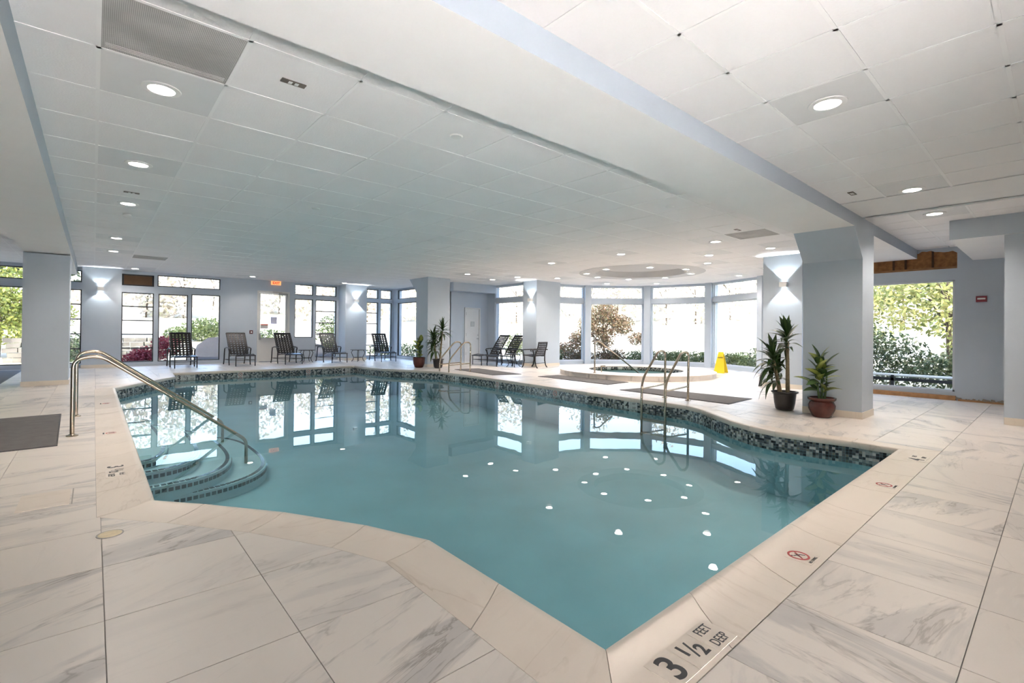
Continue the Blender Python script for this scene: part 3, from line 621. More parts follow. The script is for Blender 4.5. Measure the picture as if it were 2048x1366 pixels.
# ---------------------------------------------------------------- ceilings
BAYC = [(12.2, 4.7)] + BAY + [(12.2, 12.85)]
LN = [(323,178),(277,328),(256,407),(233,476),(227,502),(270,537),(505,553),(689,566),(865,558),(935,548),(1103,526),(1242,508),(1431,483),
      (985,559),(1035,554),(1115,556),(1173,547),(1195,554),(1257,558),(1300,534),(1212,538),(1330,555),(1372,538),(1382,547),(1214,567),(1313,567),(1418,510),(1415,526),(1478,551),(1541,496),(1533,536)]
LNP = [atz(x, y, ZN) for x, y in LN]; LSP = [atz(x, y, ZS) for x, y in ((1655,207),(1824,379),(1869,427))]
VN = [(.37, 3.77), (1.10, 15.35), (9.28, 3.68), (9.0, 15.3)]
def ceiling(name, poly, z, x0, y0, sx, sy, lights, vents, limit, label, skip=None, hole=None, reach=1e9):
    if hole: v, f = region([poly, hole], lambda s: 0 in s and 1 not in s)
    else: v, f = region([poly], lambda s: True)
    b = B(); slab(b, v, [t[::-1] for t in f], z+.03, z+.05); root = struct(b.build(name, M['white']), label)
    xs = [q[0] for q in poly]; ys = [q[1] for q in poly]; cells = []
    i0, i1 = math.floor((min(xs)-x0)/sx), math.ceil((max(xs)-x0)/sx); j0, j1 = math.floor((min(ys)-y0)/sy), math.ceil((max(ys)-y0)/sy)
    grid = B()
    for i in range(i0, i1):
        for j in range(j0, j1):
            cx, cy_ = x0+(i+.5)*sx, y0+(j+.5)*sy
            cor = [(cx+a*sx*.5, cy_+c*sy*.5) for a, c in ((-1,-1), (1,-1), (1,1), (-1,1))]; ins = [inside(q, poly) for q in cor + [(cx, cy_)]]
            if not any(ins) or (skip and skip(cx, cy_)): continue
            rad = [math.hypot(q[0]-12.6, q[1]-8.5) for q in cor + [(cx, cy_)]] if hole else [9]
            if max(rad) < 1.8: continue
            cells.append((cx, cy_, cor, all(ins) and min(rad) > 1.8))
    fd = lambda c: c[0]*math.cos(YAW)+c[1]*math.sin(YAW)
    cells.sort(key=lambda c: math.hypot(c[0], c[1]) + (100 if fd(c) < .8 or abs(c[0]*math.sin(YAW)-c[1]*math.cos(YAW)) > 1.2*fd(c) else 0))
    rest = B(); shared = {}
    for n_, (cx, cy_, cor, whole) in enumerate(cells):
        lit = any(abs(cx-lx) < sx/2 and abs(cy_-ly) < sy/2 for lx, ly in lights); vent = any(abs(cx-lx) < sx/2 and abs(cy_-ly) < sy/2 for lx, ly in vents)
        key = 'panel' if lit else 'grille' if vent else 'tile_c'; nm = {'panel': 'light_panel', 'grille': 'air_grille', 'tile_c': 'ceiling_tile'}[key]
        bb = B(); hx, hy = sx/2-.011, sy/2-.011
        for px_, py_, ax_, ay_ in ((cx-sx/2, cy_, .012, sy/2-.012), (cx, cy_-sy/2, sx/2+.012, .012)):
            if inside((px_+ax_*.9, py_+ay_*.9), poly) and inside((px_-ax_*.9, py_-ay_*.9), poly) and not (hole and math.hypot(px_-12.6, py_-8.5) < 1.9): grid.box(px_-ax_, px_+ax_, py_-ay_, py_+ay_, z-.003, z+.02)
            elif inside((px_, py_), poly) and not hole or inside((px_+ax_*.9, py_+ay_*.9), poly) and py_ < 4: grid.box(px_-ax_, px_+ax_, py_-ay_, py_+ay_, z-.003, z+.02)
        if whole:
            bb.box(-hx, hx, -hy, hy, 0, .02)
            if vent:
                for k in range(3): bb.box(-hx+.02, hx-.02, hy-.05-k*.022, hy-.042-k*.022, -.004, 0)
        else:
            sq = [(cx+a*hx, cy_+c*hy) for a, c in ((-1,-1), (1,-1), (1,1), (-1,1))]; v, f = region([sq, poly, [(12.6+1.8*math.cos(2*PI*k/48), 8.5+1.8*math.sin(2*PI*k/48)) for k in range(48)]], lambda s: s >= {0, 1} and 2 not in s)
            if not f: continue
            slab(bb, [(x-cx, y-cy_) for x, y in v], [t[::-1] for t in f], 0, .02)
        if n_ < limit or lit or vent:
            if whole and key in shared: o = bpy.data.objects.new(nm, shared[key]); C.objects.link(o); o.parent = root
            else:
                o = bb.build(nm, M[key], root, local=True)
                if whole: shared[key] = o.data
            o.location = (cx, cy_, z + (0 if not lit else -.001) + random.choice((0, 0, .0, .0005, .001)))
        else: rest.add([(x+cx, y+cy_, zz+z) for x, y, zz in bb.v], bb.f)
    if rest.v: o = rest.build('far_ceiling_tiles', M['tile_c'], root, local=True); o['kind'] = 'stuff'
    if grid.v: grid.build('ceiling_grid', M['grid'], root, local=True)
    return root
DOME = [(12.6+1.35*math.cos(2*PI*k/48), 8.5+1.35*math.sin(2*PI*k/48)) for k in range(48)]
NPOLY = [(-6, 2.74), (12.6, 2.74), (12.6, 4.7)] + BAY + [(12.2, 12.85), (12.2, 15.5), (10.15, 15.5), (10.15, 19.75), (-6, 19.75)]
ceil = ceiling('ceiling', NPOLY, ZN, .005, 4.145-.745*2, .73, .745, LNP, VN, 285, 'white suspended tile ceiling over the pool', hole=DOME)
ceiling('ceiling', [(-6, -4), (12.6, -4), (12.6, 1.95), (-6, 1.95)], ZS, 2.54-.615*4, .235-.615*6, .615, .615, LSP, [], 120, 'white suspended tile ceiling right of the beam', skip=lambda x, y: 7.5 < x < 8.55 or y < -1.2)
b = B(); b.box(7.49, 8.53, -1.2, 1.95, ZS-.001, ZS+.02); struct(b.build('trim_7', M['white']), 'smooth white strip across the right ceiling')
# recess above the spa
b = B(); b.add([(x, y, ZN-.004) for x, y in DOME] + [(12.6+(x-12.6)*.98, 8.5+(y-8.5)*.98, ZN+.19) for x, y in DOME], [(i, (i+1) % 48, 48+(i+1) % 48, 48+i) for i in range(48)] + [tuple(range(48, 96))])
b.ring((12.6, 8.5), 1.35, 1.86, ZN-.005, ZN+.01)
struct(smooth_angle(b.build('ceiling_recess', paint('recess_grey_paint', (.60, .60, .60), .7, var=.02)), .6), 'shallow round recess in the ceiling above the spa')
# roof over everything
b = B(); b.prism(offset(ROOM, .45), 3.30, 3.55); struct(b.build('roof', paint('eave_paint', (.62, .58, .50), .7, var=.03)), 'roof slab with pale eaves')

# downlights
def downlight(x, y, z, label, group, watt, proto=[None]):
    if proto[0] is None:
        t = thing('downlight', label, 'downlight', (x, y, z), 0, group)
        b = B(); b.lathe([(.085, -.004), (.088, -.010), (.125, -.006), (.128, .0)], 28); b.lathe([(.125, 0), (.085, 0)], 28); smooth_angle(b.build('trim_ring', M['plastic'], t, local=True), .5)
        b = B(); b.lathe([(.0001, -.006), (.086, -.005)], 28, cap=False); b.build('lens', M['lens'], t, local=True)
        proto[0] = t
    else: t = put(copy_tree(proto[0]), (x, y, z), 0, label); t['group'] = group
    lamp('downlight_beam', 'SPOT', watt, (0, 0, -.02), (0, 0, -1), (1, .87, .79), parent=t, spot_size=2.5, spot_blend=.9, shadow_soft_size=.08)
ORD = ['nearest', 'second', 'third', 'fourth', 'farthest']
for k in range(5): downlight(*LNP[k], ZN-.001, 'recessed downlight in the left ceiling row, %s from the camera' % ORD[k], 'downlights in the ceiling', 42)
near_txt = {5: 'above the pilaster at the left end of the back wall', 6: 'in front of the exit sign', 7: 'above the second chaise from the corner window, by the sconce', 8: 'beside the grille over the far column',
            9: 'fifth and farthest in the row above the ladders', 10: 'third in the row above the ladders', 11: 'second in the row above the ladders', 12: 'nearest in the row above the ladders, beside a dark grille',
            13: 'above the two side by side chaises', 14: 'above the armchair by the pilaster', 24: 'by the left bay window', 25: 'by the middle bay windows', 26: 'between ladder row and recess, lower left one', 27: 'between ladder row and recess, right one',
            28: 'in front of the right bay window', 29: 'left of the right sconce pilaster, nearer one', 30: 'left of the right sconce pilaster, farther one'}
RW = {15: 'far left outer edge', 16: 'left side', 17: 'back left', 18: 'very back', 19: 'front', 20: 'front left', 21: 'back right', 22: 'front right', 23: 'right side'}
ringi = sorted(range(15, 24), key=lambda k: math.atan2(LNP[k][1]-8.5, LNP[k][0]-12.6))
for k in range(5, 31):
    lab = 'recessed downlight ' + near_txt[k] if k in near_txt else 'downlight at the %s of the ring around the round ceiling recess' % RW[k]
    downlight(*LNP[k], ZN-.006 if k in ringi else ZN-.001, lab, 'downlights in the ceiling', 12 if k < 8 else 15 if k < 13 else 5)
for k, t_ in enumerate(('nearest one, in a grey panel', 'middle one, before the white strip', 'farthest one, past the white strip')): downlight(*LSP[k], ZS-.001, 'recessed downlight right of the beam, ' + t_, 'downlights in the ceiling', 34)

# small ceiling devices
def slot(x, y, z, rz, label):
    t = thing('slot_diffuser', label, 'air slot', (x, y, z), rz, 'bronze slots in the ceiling')
    b = B(); b.box(-.085, .085, -.03, .03, -.006, .0); b.build('plate', M['olive'], t, local=True)
    for dx in (-.022, .022): b = B(); b.box(dx-.013, dx+.013, -.018, .018, -.008, -.006); b.build('vane', M['plastic'], t, local=True)
slot(1.10, 3.76, ZN-.001, 0, 'bronze ceiling slot plate beside the big return grille'); slot(.37, 8.3, ZN-.001, 0, 'bronze ceiling slot plate in the left row of downlights')
slot(8.55, 3.78, ZN-.001, 0, 'bronze ceiling slot plate by the dark grille near the column'); slot(6.98, 1.70, ZS-.001, 0, 'bronze ceiling slot plate close beside the beam'); slot(10.2, .78, ZS-.001, 0, 'bronze ceiling slot plate above the right column')
def disc(x, y, label, stack=False):
    t = thing('smoke_detector' if stack else 'sprinkler_cover', label, 'detector' if stack else 'sprinkler', (x, y, ZN-.001))
    b = B(); b.lathe([(.055, -.006), (.052, -.010), (.0001, -.011)], 24, cap=False); b.lathe([(.062, 0), (.055, -.006)], 24, cap=False); smooth_angle(b.build('cover', M['plastic'], t, local=True))
    if stack: b = B(); b.lathe([(.055, -.01), (.06, -.03), (.04, -.05), (.0001, -.055)], 24); smooth_angle(b.build('sensor_head', M['plastic'], t, local=True))
disc(2.55, 3.75, 'round white sprinkler cover in the near ceiling tile'); disc(2.52, 7.44, 'round white sprinkler cover mid ceiling over the pool'); disc(6.27, 3.75, 'round white sprinkler cover near the beam'); disc(.39, 9.9, 'white smoke detector hanging in the left ceiling row', True)

# sconces
def sconce(x, y, z, nrm, label, proto=[None]):
    rz = math.atan2(nrm[1], nrm[0])
    if proto[0] is None:
        t = thing('wall_sconce', label, 'sconce', (x, y, z), rz, 'up and down wall sconces')
        b = B()
        for s in (-1, 1): b.box(.012, .12, s*.07-.006, s*.07+.006, -.055, .055)
        b.box(.108, .12, -.07, .07, -.055, .055); b.box(0, .012, -.07, .07, -.05, .05); b.build('housing', M['plastic'], t, local=True)
        b = B(); b.box(.02, .105, -.06, .06, -.01, .01); b.build('lamp', M['sconlens'], t, local=True); proto[0] = t
    else: t = put(copy_tree(proto[0]), (x, y, z), rz, label)
    for s in (-1, 1):
        lamp('sconce_beam', 'SPOT', 9, (.085, 0, s*.03), (.05, 0, s*1.0), (.90, .96, 1), parent=t, spot_size=1.5, spot_blend=.08, shadow_soft_size=.012)
sconce(.155, 19.45, 2.43, (0, -1), 'white up and down sconce on the far left pilaster'); sconce(8.10, 19.02, 2.43, (0, -1), 'white up and down sconce on the pilaster left of the corner window')
sconce(11.85, 12.55, 2.38, (-1, 0), 'white up and down sconce on the pilaster behind the armchair'); sconce(12.05, 4.24, 2.39, (-1, 0), 'white up and down sconce on the right pilaster above the dracaena')

# wall devices
t = thing('alarm_sign', 'small dark red alarm unit on the wall right of the picture window', 'alarm', (12.6, 1.0, 1.9))
b = B(); b.box(12.57, 12.6, .935, 1.085, 1.89, 2.0); b.build('housing', paint('alarm_red', (.22, .02, .03), .4, var=.05), t)
b = B(); b.box(12.562, 12.57, .955, 1.065, 1.935, 1.965); b.build('strobe_lens', M['plastic'], t)
t = thing('wall_outlet', 'small white outlet low on the far left pilaster', 'outlet', (.15, 19.45, .42)); b = B(); b.box(.115, .185, 19.44, 19.45, .37, .48); b.build('cover_plate', M['plastic'], t)
b = B(); b.box(.135, .165, 19.437, 19.44, .40, .45); b.build('socket_face', M['plateg'], t)

# ---------------------------------------------------------------- rails
def arc(c, r, a0, a1, n, ux, uz):
    return [Vector(c) + Vector(ux)*r*math.cos(a0+(a1-a0)*k/n) + Vector(uz)*r*math.sin(a0+(a1-a0)*k/n) for k in range(n+1)]
def flange(b, x, y, z=0): b.lathe([(.055, 0), (.055, .008), (.035, .014), (.03, .02)], 20, (x, y, z))
def fillet(pts, r, n=6):       # round the corners of a polyline
    P = [Vector(p) for p in pts]; out = [P[0]]
    for i in range(1, len(P)-1):
        a, c = (P[i-1]-P[i]), (P[i+1]-P[i]); la, lc = a.length, c.length; a.normalize(); c.normalize(); t = min(r, la*.48, lc*.48)
        s, e = P[i]+a*t, P[i]+c*t
        for k in range(n+1):
            u = k/n; out.append(s*(1-u)**2 + P[i]*2*u*(1-u) + e*u*u)
    return out + [P[-1]]
def stair_rail(y, label):
    t = thing('stair_handrail', label, 'handrail', (-.17, y, 0), 0, 'handrails into the corner steps')
    pts = fillet([(-.17, y, 0), (-.17, y, .88), (.06, y, .92), (1.50, y, -.20), (1.62, y, -.30), (1.62, y, -.62)], .26, 8)
    b = B(); b.tube(pts, .021, 12); smooth_angle(b.build('rail', M['steel'], t), .9); b = B(); flange(b, -.17, y); smooth_angle(b.build('base_flange', M['steel'], t), .5)
stair_rail(7.46, 'steel stair handrail nearest the camera beside the dark mat'); stair_rail(9.07, 'steel stair handrail behind the nearer one')
def ladder(dx, y1, y0, label):
    t = thing('pool_ladder', label, 'pool ladder', (8.33+dx, (y0+y1)/2, 0), 0, 'steel pool ladders')
    for y in (y0, y1):
        pts = fillet([(8.33+dx, y, 0), (8.34+dx, y, .90), (8.10+dx, y, .905), (7.56+dx, y, .38), (7.55+dx, y, -.62)], .17, 8)
        b = B(); b.tube(pts, .0215, 12); r_ = smooth_angle(b.build('rail', M['steel'], t), .9)
        b = B(); b.tube([(7.56+dx, y, .225), (8.33+dx, y, .262)], .016, 10); smooth_angle(b.build('cross_brace', M['steel'], r_), .9)
        b = B(); flange(b, 8.33+dx, y); smooth_angle(b.build('base_flange', M['steel'], r_), .5)
    for z in (-.32, -.56): b = B(); b.box(7.50+dx, 7.60+dx, y0, y1, z-.012, z+.012); b.build('tread', M['steel'], t)
ladder(0, 5.05, 4.57, 'steel pool ladder nearest the big column'); ladder(.36, 12.4, 11.9, 'steel pool ladder at the far side by the door')

# ---------------------------------------------------------------- spa
SX, SY, SR, SI, SH = 12.3, 8.45, 2.25, 1.38, .14
spa = thing('spa', 'round raised marble spa with mosaic lined basin before the bay windows', 'spa', (SX, SY, 0))
k_ = 22
for k in range(k_):
    a0, a1 = 2*PI*k/k_+.0006, 2*PI*(k+1)/k_-.0006
    b = B(); b.ring((SX, SY), SR-.03, SR, 0, SH-.022, 4, a0, a1); b.build('riser_tile', M['marble'], spa)
    b = B(); b.ring((SX, SY), SI, SR+.012, SH-.02, SH, 4, a0, a1); b.build('rim_stone', M['coping'], spa)
b = B(); b.lathe([(.0001, .004), (SI, .004), (SI, SH-.02)], 64, (SX, SY, 0), cap=False); smooth_angle(b.build('spa_basin', paint('spa_plaster', (.10, .14, .135), .6, var=.1), spa), .5)
b = B()
for k in range(360):
    a = 2*PI*k/360; 
    for r_ in range(4):
        d = Vector((math.cos(a), math.sin(a), 0)); t_ = Vector((-d.y, d.x, 0)); b.obox(Vector((SX, SY, SH-.034-r_*.025)) + d*(SI-.002), t_*.0105, d*.003, Vector((0,0,.0115)))
o = b.build('spa_mosaic', M['mosaic'], spa); o['kind'] = 'stuff'
for a in (55, 35, 72):
    a = math.radians(a); d = Vector((math.cos(a), math.sin(a), 0)); t_ = Vector((-d.y, d.x, 0)); b = B(); b.obox(Vector((SX, SY, SH-.075)) + d*(SI-.008), t_*.07, d*.003, Vector((0,0,.045))); q = b.build('marker_tile', M['plateg'], spa)
b = B(); b.lathe([(.0001, .055), (SI-.004, .055)], 64, (SX, SY, 0), cap=False); tag(b.build('spa_water', M['spawater']), 'shallow water lying in the round spa', 'water')
t = thing('spa_handrail', 'single steel handrail curving into the spa', 'handrail', (10.28, 8.36, SH))
pts = fillet([(10.28, 8.36, SH), (10.28, 8.36, .98), (10.44, 8.33, 1.0), (11.95, 8.0, .02)], .16, 8)
b = B(); b.tube(pts, .021, 12); smooth_angle(b.build('rail', M['steel'], t), .9); b = B(); flange(b, 10.28, 8.36, SH); smooth_angle(b.build('base_flange', M['steel'], t), .5)
t = thing('spa_valve', 'short steel valve post on the spa rim', 'valve', (10.62, 8.4, SH)); b = B(); b.tube([(10.62, 8.4, SH), (10.62, 8.4, SH+.17)], .014, 10); b.build('post', M['steel'], t); b = B(); b.tube([(10.60, 8.4, SH+.17), (10.74, 8.37, SH+.17)], .02, 10); b.build('lever', M['steel'], t)

# ---------------------------------------------------------------- mats, drain, hatch
def mat_(pts, label, z=.012):
    cx, cy_ = sum(p[0] for p in pts)/len(pts), sum(p[1] for p in pts)/len(pts)
    t = thing('floor_mat', label, 'mat', (cx, cy_, 0), 0, 'dark grey mats on the deck'); b = B(); b.prism(pts, 0.0005, z-.003); b.build('backing', M['strap'], t)
    b = B(); b.prism(offset(pts, -.012), z-.003, z); b.build('ribbed_pile', M['mat'], t)
mat_([(-2.1, 6.86), (-.27, 6.92), (-.33, 9.40), (-2.1, 9.3)], 'dark grey mat at the left edge behind the stair rails')
mat_([(9.22, 7.10), (10.12, 7.15), (10.10, 9.55), (9.32, 9.58)], 'dark grey mat in front of the spa'); mat_([(8.44, 3.86), (9.5, 3.90), (9.36, 6.2), (8.60, 6.3)], 'dark grey mat beside the near pool ladder')
mat_([(8.52, 10.6), (9.40, 10.35), (9.66, 12.75), (8.80, 12.9)], 'dark grey mat beside the far pool ladder'); mat_([(-4.5, 14.9), (-1.5, 14.9), (-1.5, 19.4), (-4.5, 19.4)], 'grey carpet by the windows behind the left column')
t = thing('floor_drain', 'small round brass drain cover in the left marble deck', 'drain', (.09, 3.78, 0)); b = B(); b.lathe([(.058, 0), (.058, .003), (.05, .005), (.0001, .005)], 24, (.09, 3.78, 0)); b.build('drain_cover', paint('brass_cover', (.62, .52, .33), .4, .2, var=.1, scale=30), t)
b = B(); b.ring((.09, 3.78), .058, .066, 0, .003, 24); b.build('drain_ring', M['grout'], t)
t = thing('skimmer_hatch', 'rectangular cream skimmer lid set in the left deck', 'hatch', (-.23, 4.81, 0)); b = B(); b.box(-.385, -.115, 4.60, 5.02, 0, .004); b.build('lid', M['coping'], t); b = B(); b.box(-.105, -.098, 4.60, 5.02, 0, .004); b.build('lid_edge', M['grout'], t)

# ---------------------------------------------------------------- furniture
def strapnet(b, pts, width, nv, nh, wv, wh, th=.004):
    """woven straps on a strip: pts = side profile (y, z)"""
    P = [Vector((0, y, z)) for y, z in pts]; seg = [(q-p).length for p, q in zip(P, P[1:])]; L = sum(seg)
    def at(s):
        for (p, q), l in zip(zip(P, P[1:]), seg):
            if s <= l or (p, q) == (P[-2], P[-1]): d = (q-p)/l; return p + d*min(s, l), d
            s -= l
    K = 10
    for i in range(nv):
        x = -width/2 + width*(i+.5)/nv
        for k in range(K):
            (a, d), (c, _) = at(L*k/K), at(L*(k+1)/K); n_ = Vector((1, 0, 0)).cross((c-a).normalized()); mid = (a+c)/2; mid.x = x
            b.obox(mid, (wv/2, 0, 0), (c-a)/2, n_*th/2)
    for j in range(nh):
        a, d = at(L*(j+.5)/nh); n_ = Vector((1, 0, 0)).cross(d); b.obox(a + n_*th*.7, (width/2, 0, 0), d*wh/2, n_*th/2)
def make_chaise(label):
    t = thing('chaise_lounge', label, 'chaise lounge', (0,0,0), 0, 'woven strap chaise lounges')
    SEAT = [(-.74, .345), (-.50, .385), (-.25, .365), (-.02, .315), (.10, .33)]; BACK = [(.08, .36), (.16, .50), (.38, .84), (.50, 1.00), (.56, 1.09)]
    W = .58
    b = B()
    for s in (-1, 1): b.tube([(s*W/2, y, z) for y, z in SEAT], .016, 8)
    b.tube([(-W/2, -.74, .345), (W/2, -.74, .345)], .016, 8); b.tube([(-W/2, .10, .33), (W/2, .10, .33)], .014, 8)
    for s in (-1, 1): b.tube([(s*W/2, -.70, .20), (s*W/2, .0, .17), (s*W/2, .66, .17)], .010, 6)
    b.tube([(-W/2, -.70, .20), (W/2, -.70, .20)], .010, 6); b.tube([(-W/2, .66, .17), (W/2, .66, .17)], .010, 6); b.build('seat_frame', M['black'], t, local=True)
    b = B()
    for s in (-1, 1): b.tube([(s*W/2, y, z) for y, z in BACK], .016, 8)
    b.tube([(-W/2, .56, 1.09), (W/2, .56, 1.09)], .016, 8); b.build('back_frame', M['black'], t, local=True)
    b = B(); strapnet(b, BACK, W, 6, 10, .058, .050); b.build('back_webbing', M['strap'], t, local=True)
    b = B(); strapnet(b, SEAT, W, 6, 10, .068, .066); b.build('seat_webbing', M['seatstrap'], t, local=True)
    for s in (-1, 1):
        b = B(); b.tube([(s*W/2, -.70, .35), (s*W/2, -.70, 0)], .016, 8); b.build('leg', M['black'], t, local=True)
        b = B(); x = s*.325; b.tube([(x, -.06, .52), (x, -.02, .40), (x, .0, .22), (x, -.01, .08), (x, -.04, 0)], [.02, .022, .02, .018, .02], 8); b.build('leg', M['black'], t, local=True)
        b = B(); b.tube([(x, .56, .56), (x, .60, .40), (x, .62, .22), (x, .66, .08), (x, .71, 0)], [.018, .02, .02, .018, .02], 8); b.build('leg', M['black'], t, local=True)
        b = B(); sc = [(x, -.02+.045*math.cos(a)*(1-a/9), .53+.045*math.sin(a)*(1-a/9)) for a in np.linspace(5.2, -.2, 10)]
        b.tube(fillet([(x, .56, .56), (x, .30, .60), (x, .05, .585), (x, -.07, .57)], .08, 3) + [(x, -.09, .54), (x, -.075, .50), (x, -.04, .50), (x, -.035, .53)], .019, 8); b.build('armrest', M['black'], t, local=True)
        b = B(); b.tube([(s*W/2, .14, .45), (x, .14, .59)], .010, 6); b.build('arm_bracket', M['black'], t, local=True); b = B(); b.tube([(s*W/2, .0, .32), (x, .0, .30)], .011, 6); b.build('leg_link', M['black'], t, local=True)
    return t
ch = make_chaise('black woven chaise lounge in front of the wide window with the red shrub')
spots = [(2.17, 18.62, 0.02, None), (3.80, 18.58, .05, 'black woven chaise lounge against the wall left of the exit door'), (5.34, 18.62, .05, 'black woven chaise lounge in front of the exit door'),
         (6.95, 18.55, .05, 'black woven chaise lounge between the two small round tables'), (8.87, 18.15, -.12, 'black woven chaise lounge alone before the corner window'),
         (11.32, 14.08, -PI/2-.06, 'black woven chaise lounge, left of the pair below the far window'), (11.42, 13.34, -PI/2-.06, 'black woven chaise lounge, right of the pair beside the round table')]
for k, (x, y, rz, lb) in enumerate(spots):
    if k == 0: ch.location = (x, y, 0); ch.rotation_euler.z = rz
    else: put(copy_tree(ch), (x, y, 0), rz, lb)
t = thing('armchair', 'black woven strap armchair seen from behind, beside the sconce pilaster', 'armchair', (11.58, 12.10, 0), PI-.12+.35)
W = .56; BK = [(.22, .40), (.26, .50), (.34, .75), (.36, .88)]; ST = [(-.28, .43), (-.1, .42), (.12, .395), (.24, .40)]
b = B()
for s in (-1, 1): b.tube([(s*W/2, y, z) for y, z in ST], .016, 8)
b.tube([(-W/2, -.28, .43), (W/2, -.28, .43)], .016, 8); b.tube([(-W/2, -.2, .16), (W/2, -.2, .16)], .009, 6); b.tube([(-W/2, .25, .16), (W/2, .25, .16)], .009, 6); b.build('seat_frame', M['black'], t, local=True)
b = B()
for s in (-1, 1): b.tube([(s*W/2, y, z) for y, z in BK], .016, 8)
b.tube([(-W/2, .36, .88), (W/2, .36, .88)], .016, 8); b.build('back_frame', M['black'], t, local=True)
b = B(); strapnet(b, BK, W, 6, 7, .05, .042); b.build('back_webbing', M['strap'], t, local=True)
b = B(); strapnet(b, ST, W-.02, 7, 8, .058, .05); b.build('seat_webbing', M['seatstrap'], t, local=True)
for s in (-1, 1):
    x = s*.31
    b = B(); b.tube([(x, -.27, .60), (x, -.22, .45), (x, -.20, .25), (x, -.24, .08), (x, -.30, 0)], [.018, .02, .022, .018, .022], 8); b.build('leg', M['black'], t, local=True)
    b = B(); b.tube([(x, .27, .60), (x, .24, .42), (x, .24, .25), (x, .28, .08), (x, .34, 0)], [.018, .02, .022, .018, .022], 8); b.build('leg', M['black'], t, local=True)
    b = B(); b.tube([(x, .36, .62), (x, .1, .64), (x, -.2, .62), (x, -.33, .60), (x, -.35, .56), (x, -.32, .54)], .018, 8); b.build('armrest', M['black'], t, local=True)
def make_table(label):
    t = thing('side_table', label, 'side table', (0,0,0), 0, 'small round black side tables')
    b = B(); b.lathe([(.0001, .44), (.25, .44), (.30, .447), (.305, .455), (.30, .463), (.28, .465), (.0001, .462)], 32); smooth_angle(b.build('table_top', paint('dark_table_top', (.05, .05, .055), .18, 0, var=.1), t, local=True), .5)
    for k in range(4):
        a = PI/4 + k*PI/2; c, s = math.cos(a), math.sin(a); b = B()
        b.tube([(c*r_, s*r_, z) for r_, z in ((.20, .44), (.255, .36), (.22, .26), (.17, .16), (.19, .06), (.25, .0))], .012, 8); b.build('leg', M['black'], t, local=True)
    b = B(); b.ring((0, 0), .165, .18, .15, .165, 24); b.build('stretcher_ring', M['black'], t, local=True); return t
tb = make_table('small round black table between the exit door chaise and its neighbour'); tb.location = (6.14, 18.95, 0)
put(copy_tree(tb), (7.92, 18.35, 0), .3, 'small round black table at the foot of the middle sconce pilaster'); put(copy_tree(tb), (11.12, 12.66, 0), .2, 'small round black table between armchair and right chaise')

# ---------------------------------------------------------------- potted plants
def pot(t, prof, m_, r_soil, z_soil, n=24):
    b = B(); b.lathe(prof, n); smooth_angle(b.build('pot', m_, t, local=True), .6); b = B(); b.lathe([(.0001, z_soil), (r_soil, z_soil-.005)], n, cap=False); b.build('soil', M['soil'], t, local=True)
def leafmesh(name, L, w_, droop, mat, fold=.25, n=7, taper=1.2):
    b = B(); vs = []
    for k in range(n+1):
        s = k/n; x = L*(s - .12*droop*s*s); z = L*(.30*s - droop*s*s*.62); hw = w_/2*max(.03, math.sin(PI*min(1, s**.8*.97+.02))**taper)
        vs += [(x, -hw, z+hw*fold), (x, 0, z), (x, hw, z+hw*fold)]
    fs = []
    for k in range(n):
        a = k*3; fs += [(a, a+3, a+4, a+1), (a+1, a+4, a+5, a+2)]
    b.add(vs, fs); o = b.build(name, mat, None, smooth=True); me = o.data; bpy.data.objects.remove(o); return me
def leaf_var(name, edge, mid, width, L):
    m_, nt, p = newmat(name); tc = nd(nt, 'TexCoord'); sp_ = nd(nt, 'SeparateXYZ'); nt.links.new(tc.outputs['Object'], sp_.inputs[0])
    d = math_(nt, 'DIVIDE', math_(nt, 'ABSOLUTE', sp_.outputs['Y']), width/2); n_ = nd(nt, 'TexNoise', i_Scale=28.0, i_Detail=3.0); nt.links.new(tc.outputs['Object'], n_.inputs['Vector'])
    d = math_(nt, 'ADD', d, math_(nt, 'MULTIPLY', math_(nt, 'SUBTRACT', n_.outputs[0], .5), .9)); c = ramp(nt, d, [(.42, mid), (.78, edge)])
    nt.links.new(c, p.inputs['Base Color']); p.inputs['Roughness'].default_value = .3; return m_
DRL = leaf_var('dracaena_leaf', (.022, .055, .014), (.045, .085, .02), .05, .4)
DFL = leaf_var('dieffenbachia_leaf', (.018, .055, .02), (.46, .52, .13), .16, .3); DFD = leaf_var('dieffenbachia_dark_leaf', (.015, .045, .018), (.06, .12, .04), .13, .3)
me_dr = [leafmesh('leaf', .42, .092, d_, DRL, .3) for d_ in (.3, .7, 1.05, 1.35)]
me_df = [leafmesh('leaf', .34, .145, .5, DFL, .2, taper=.8), leafmesh('leaf', .30, .13, .9, DFD, .2, taper=.8), leafmesh('leaf', .36, .17, .7, DFL, .15, taper=.8), leafmesh('leaf', .32, .12, .2, DFD, .3, taper=.8)]
def leaf(me, t, p, az, el, s=1.0, roll=0, avoid=None):
    if avoid is not None:
        c_ = math.cos(az-avoid)
        if c_ > .7: az += PI/2*random.choice((-1, 1)); c_ = .2
        if c_ > .15: s *= .72; el = max(el, .5)
    o = bpy.data.objects.new('leaf', me); C.objects.link(o); o.parent = t; o.location = p; o.rotation_euler = (roll, -el, az); o.scale = (s, s, s)
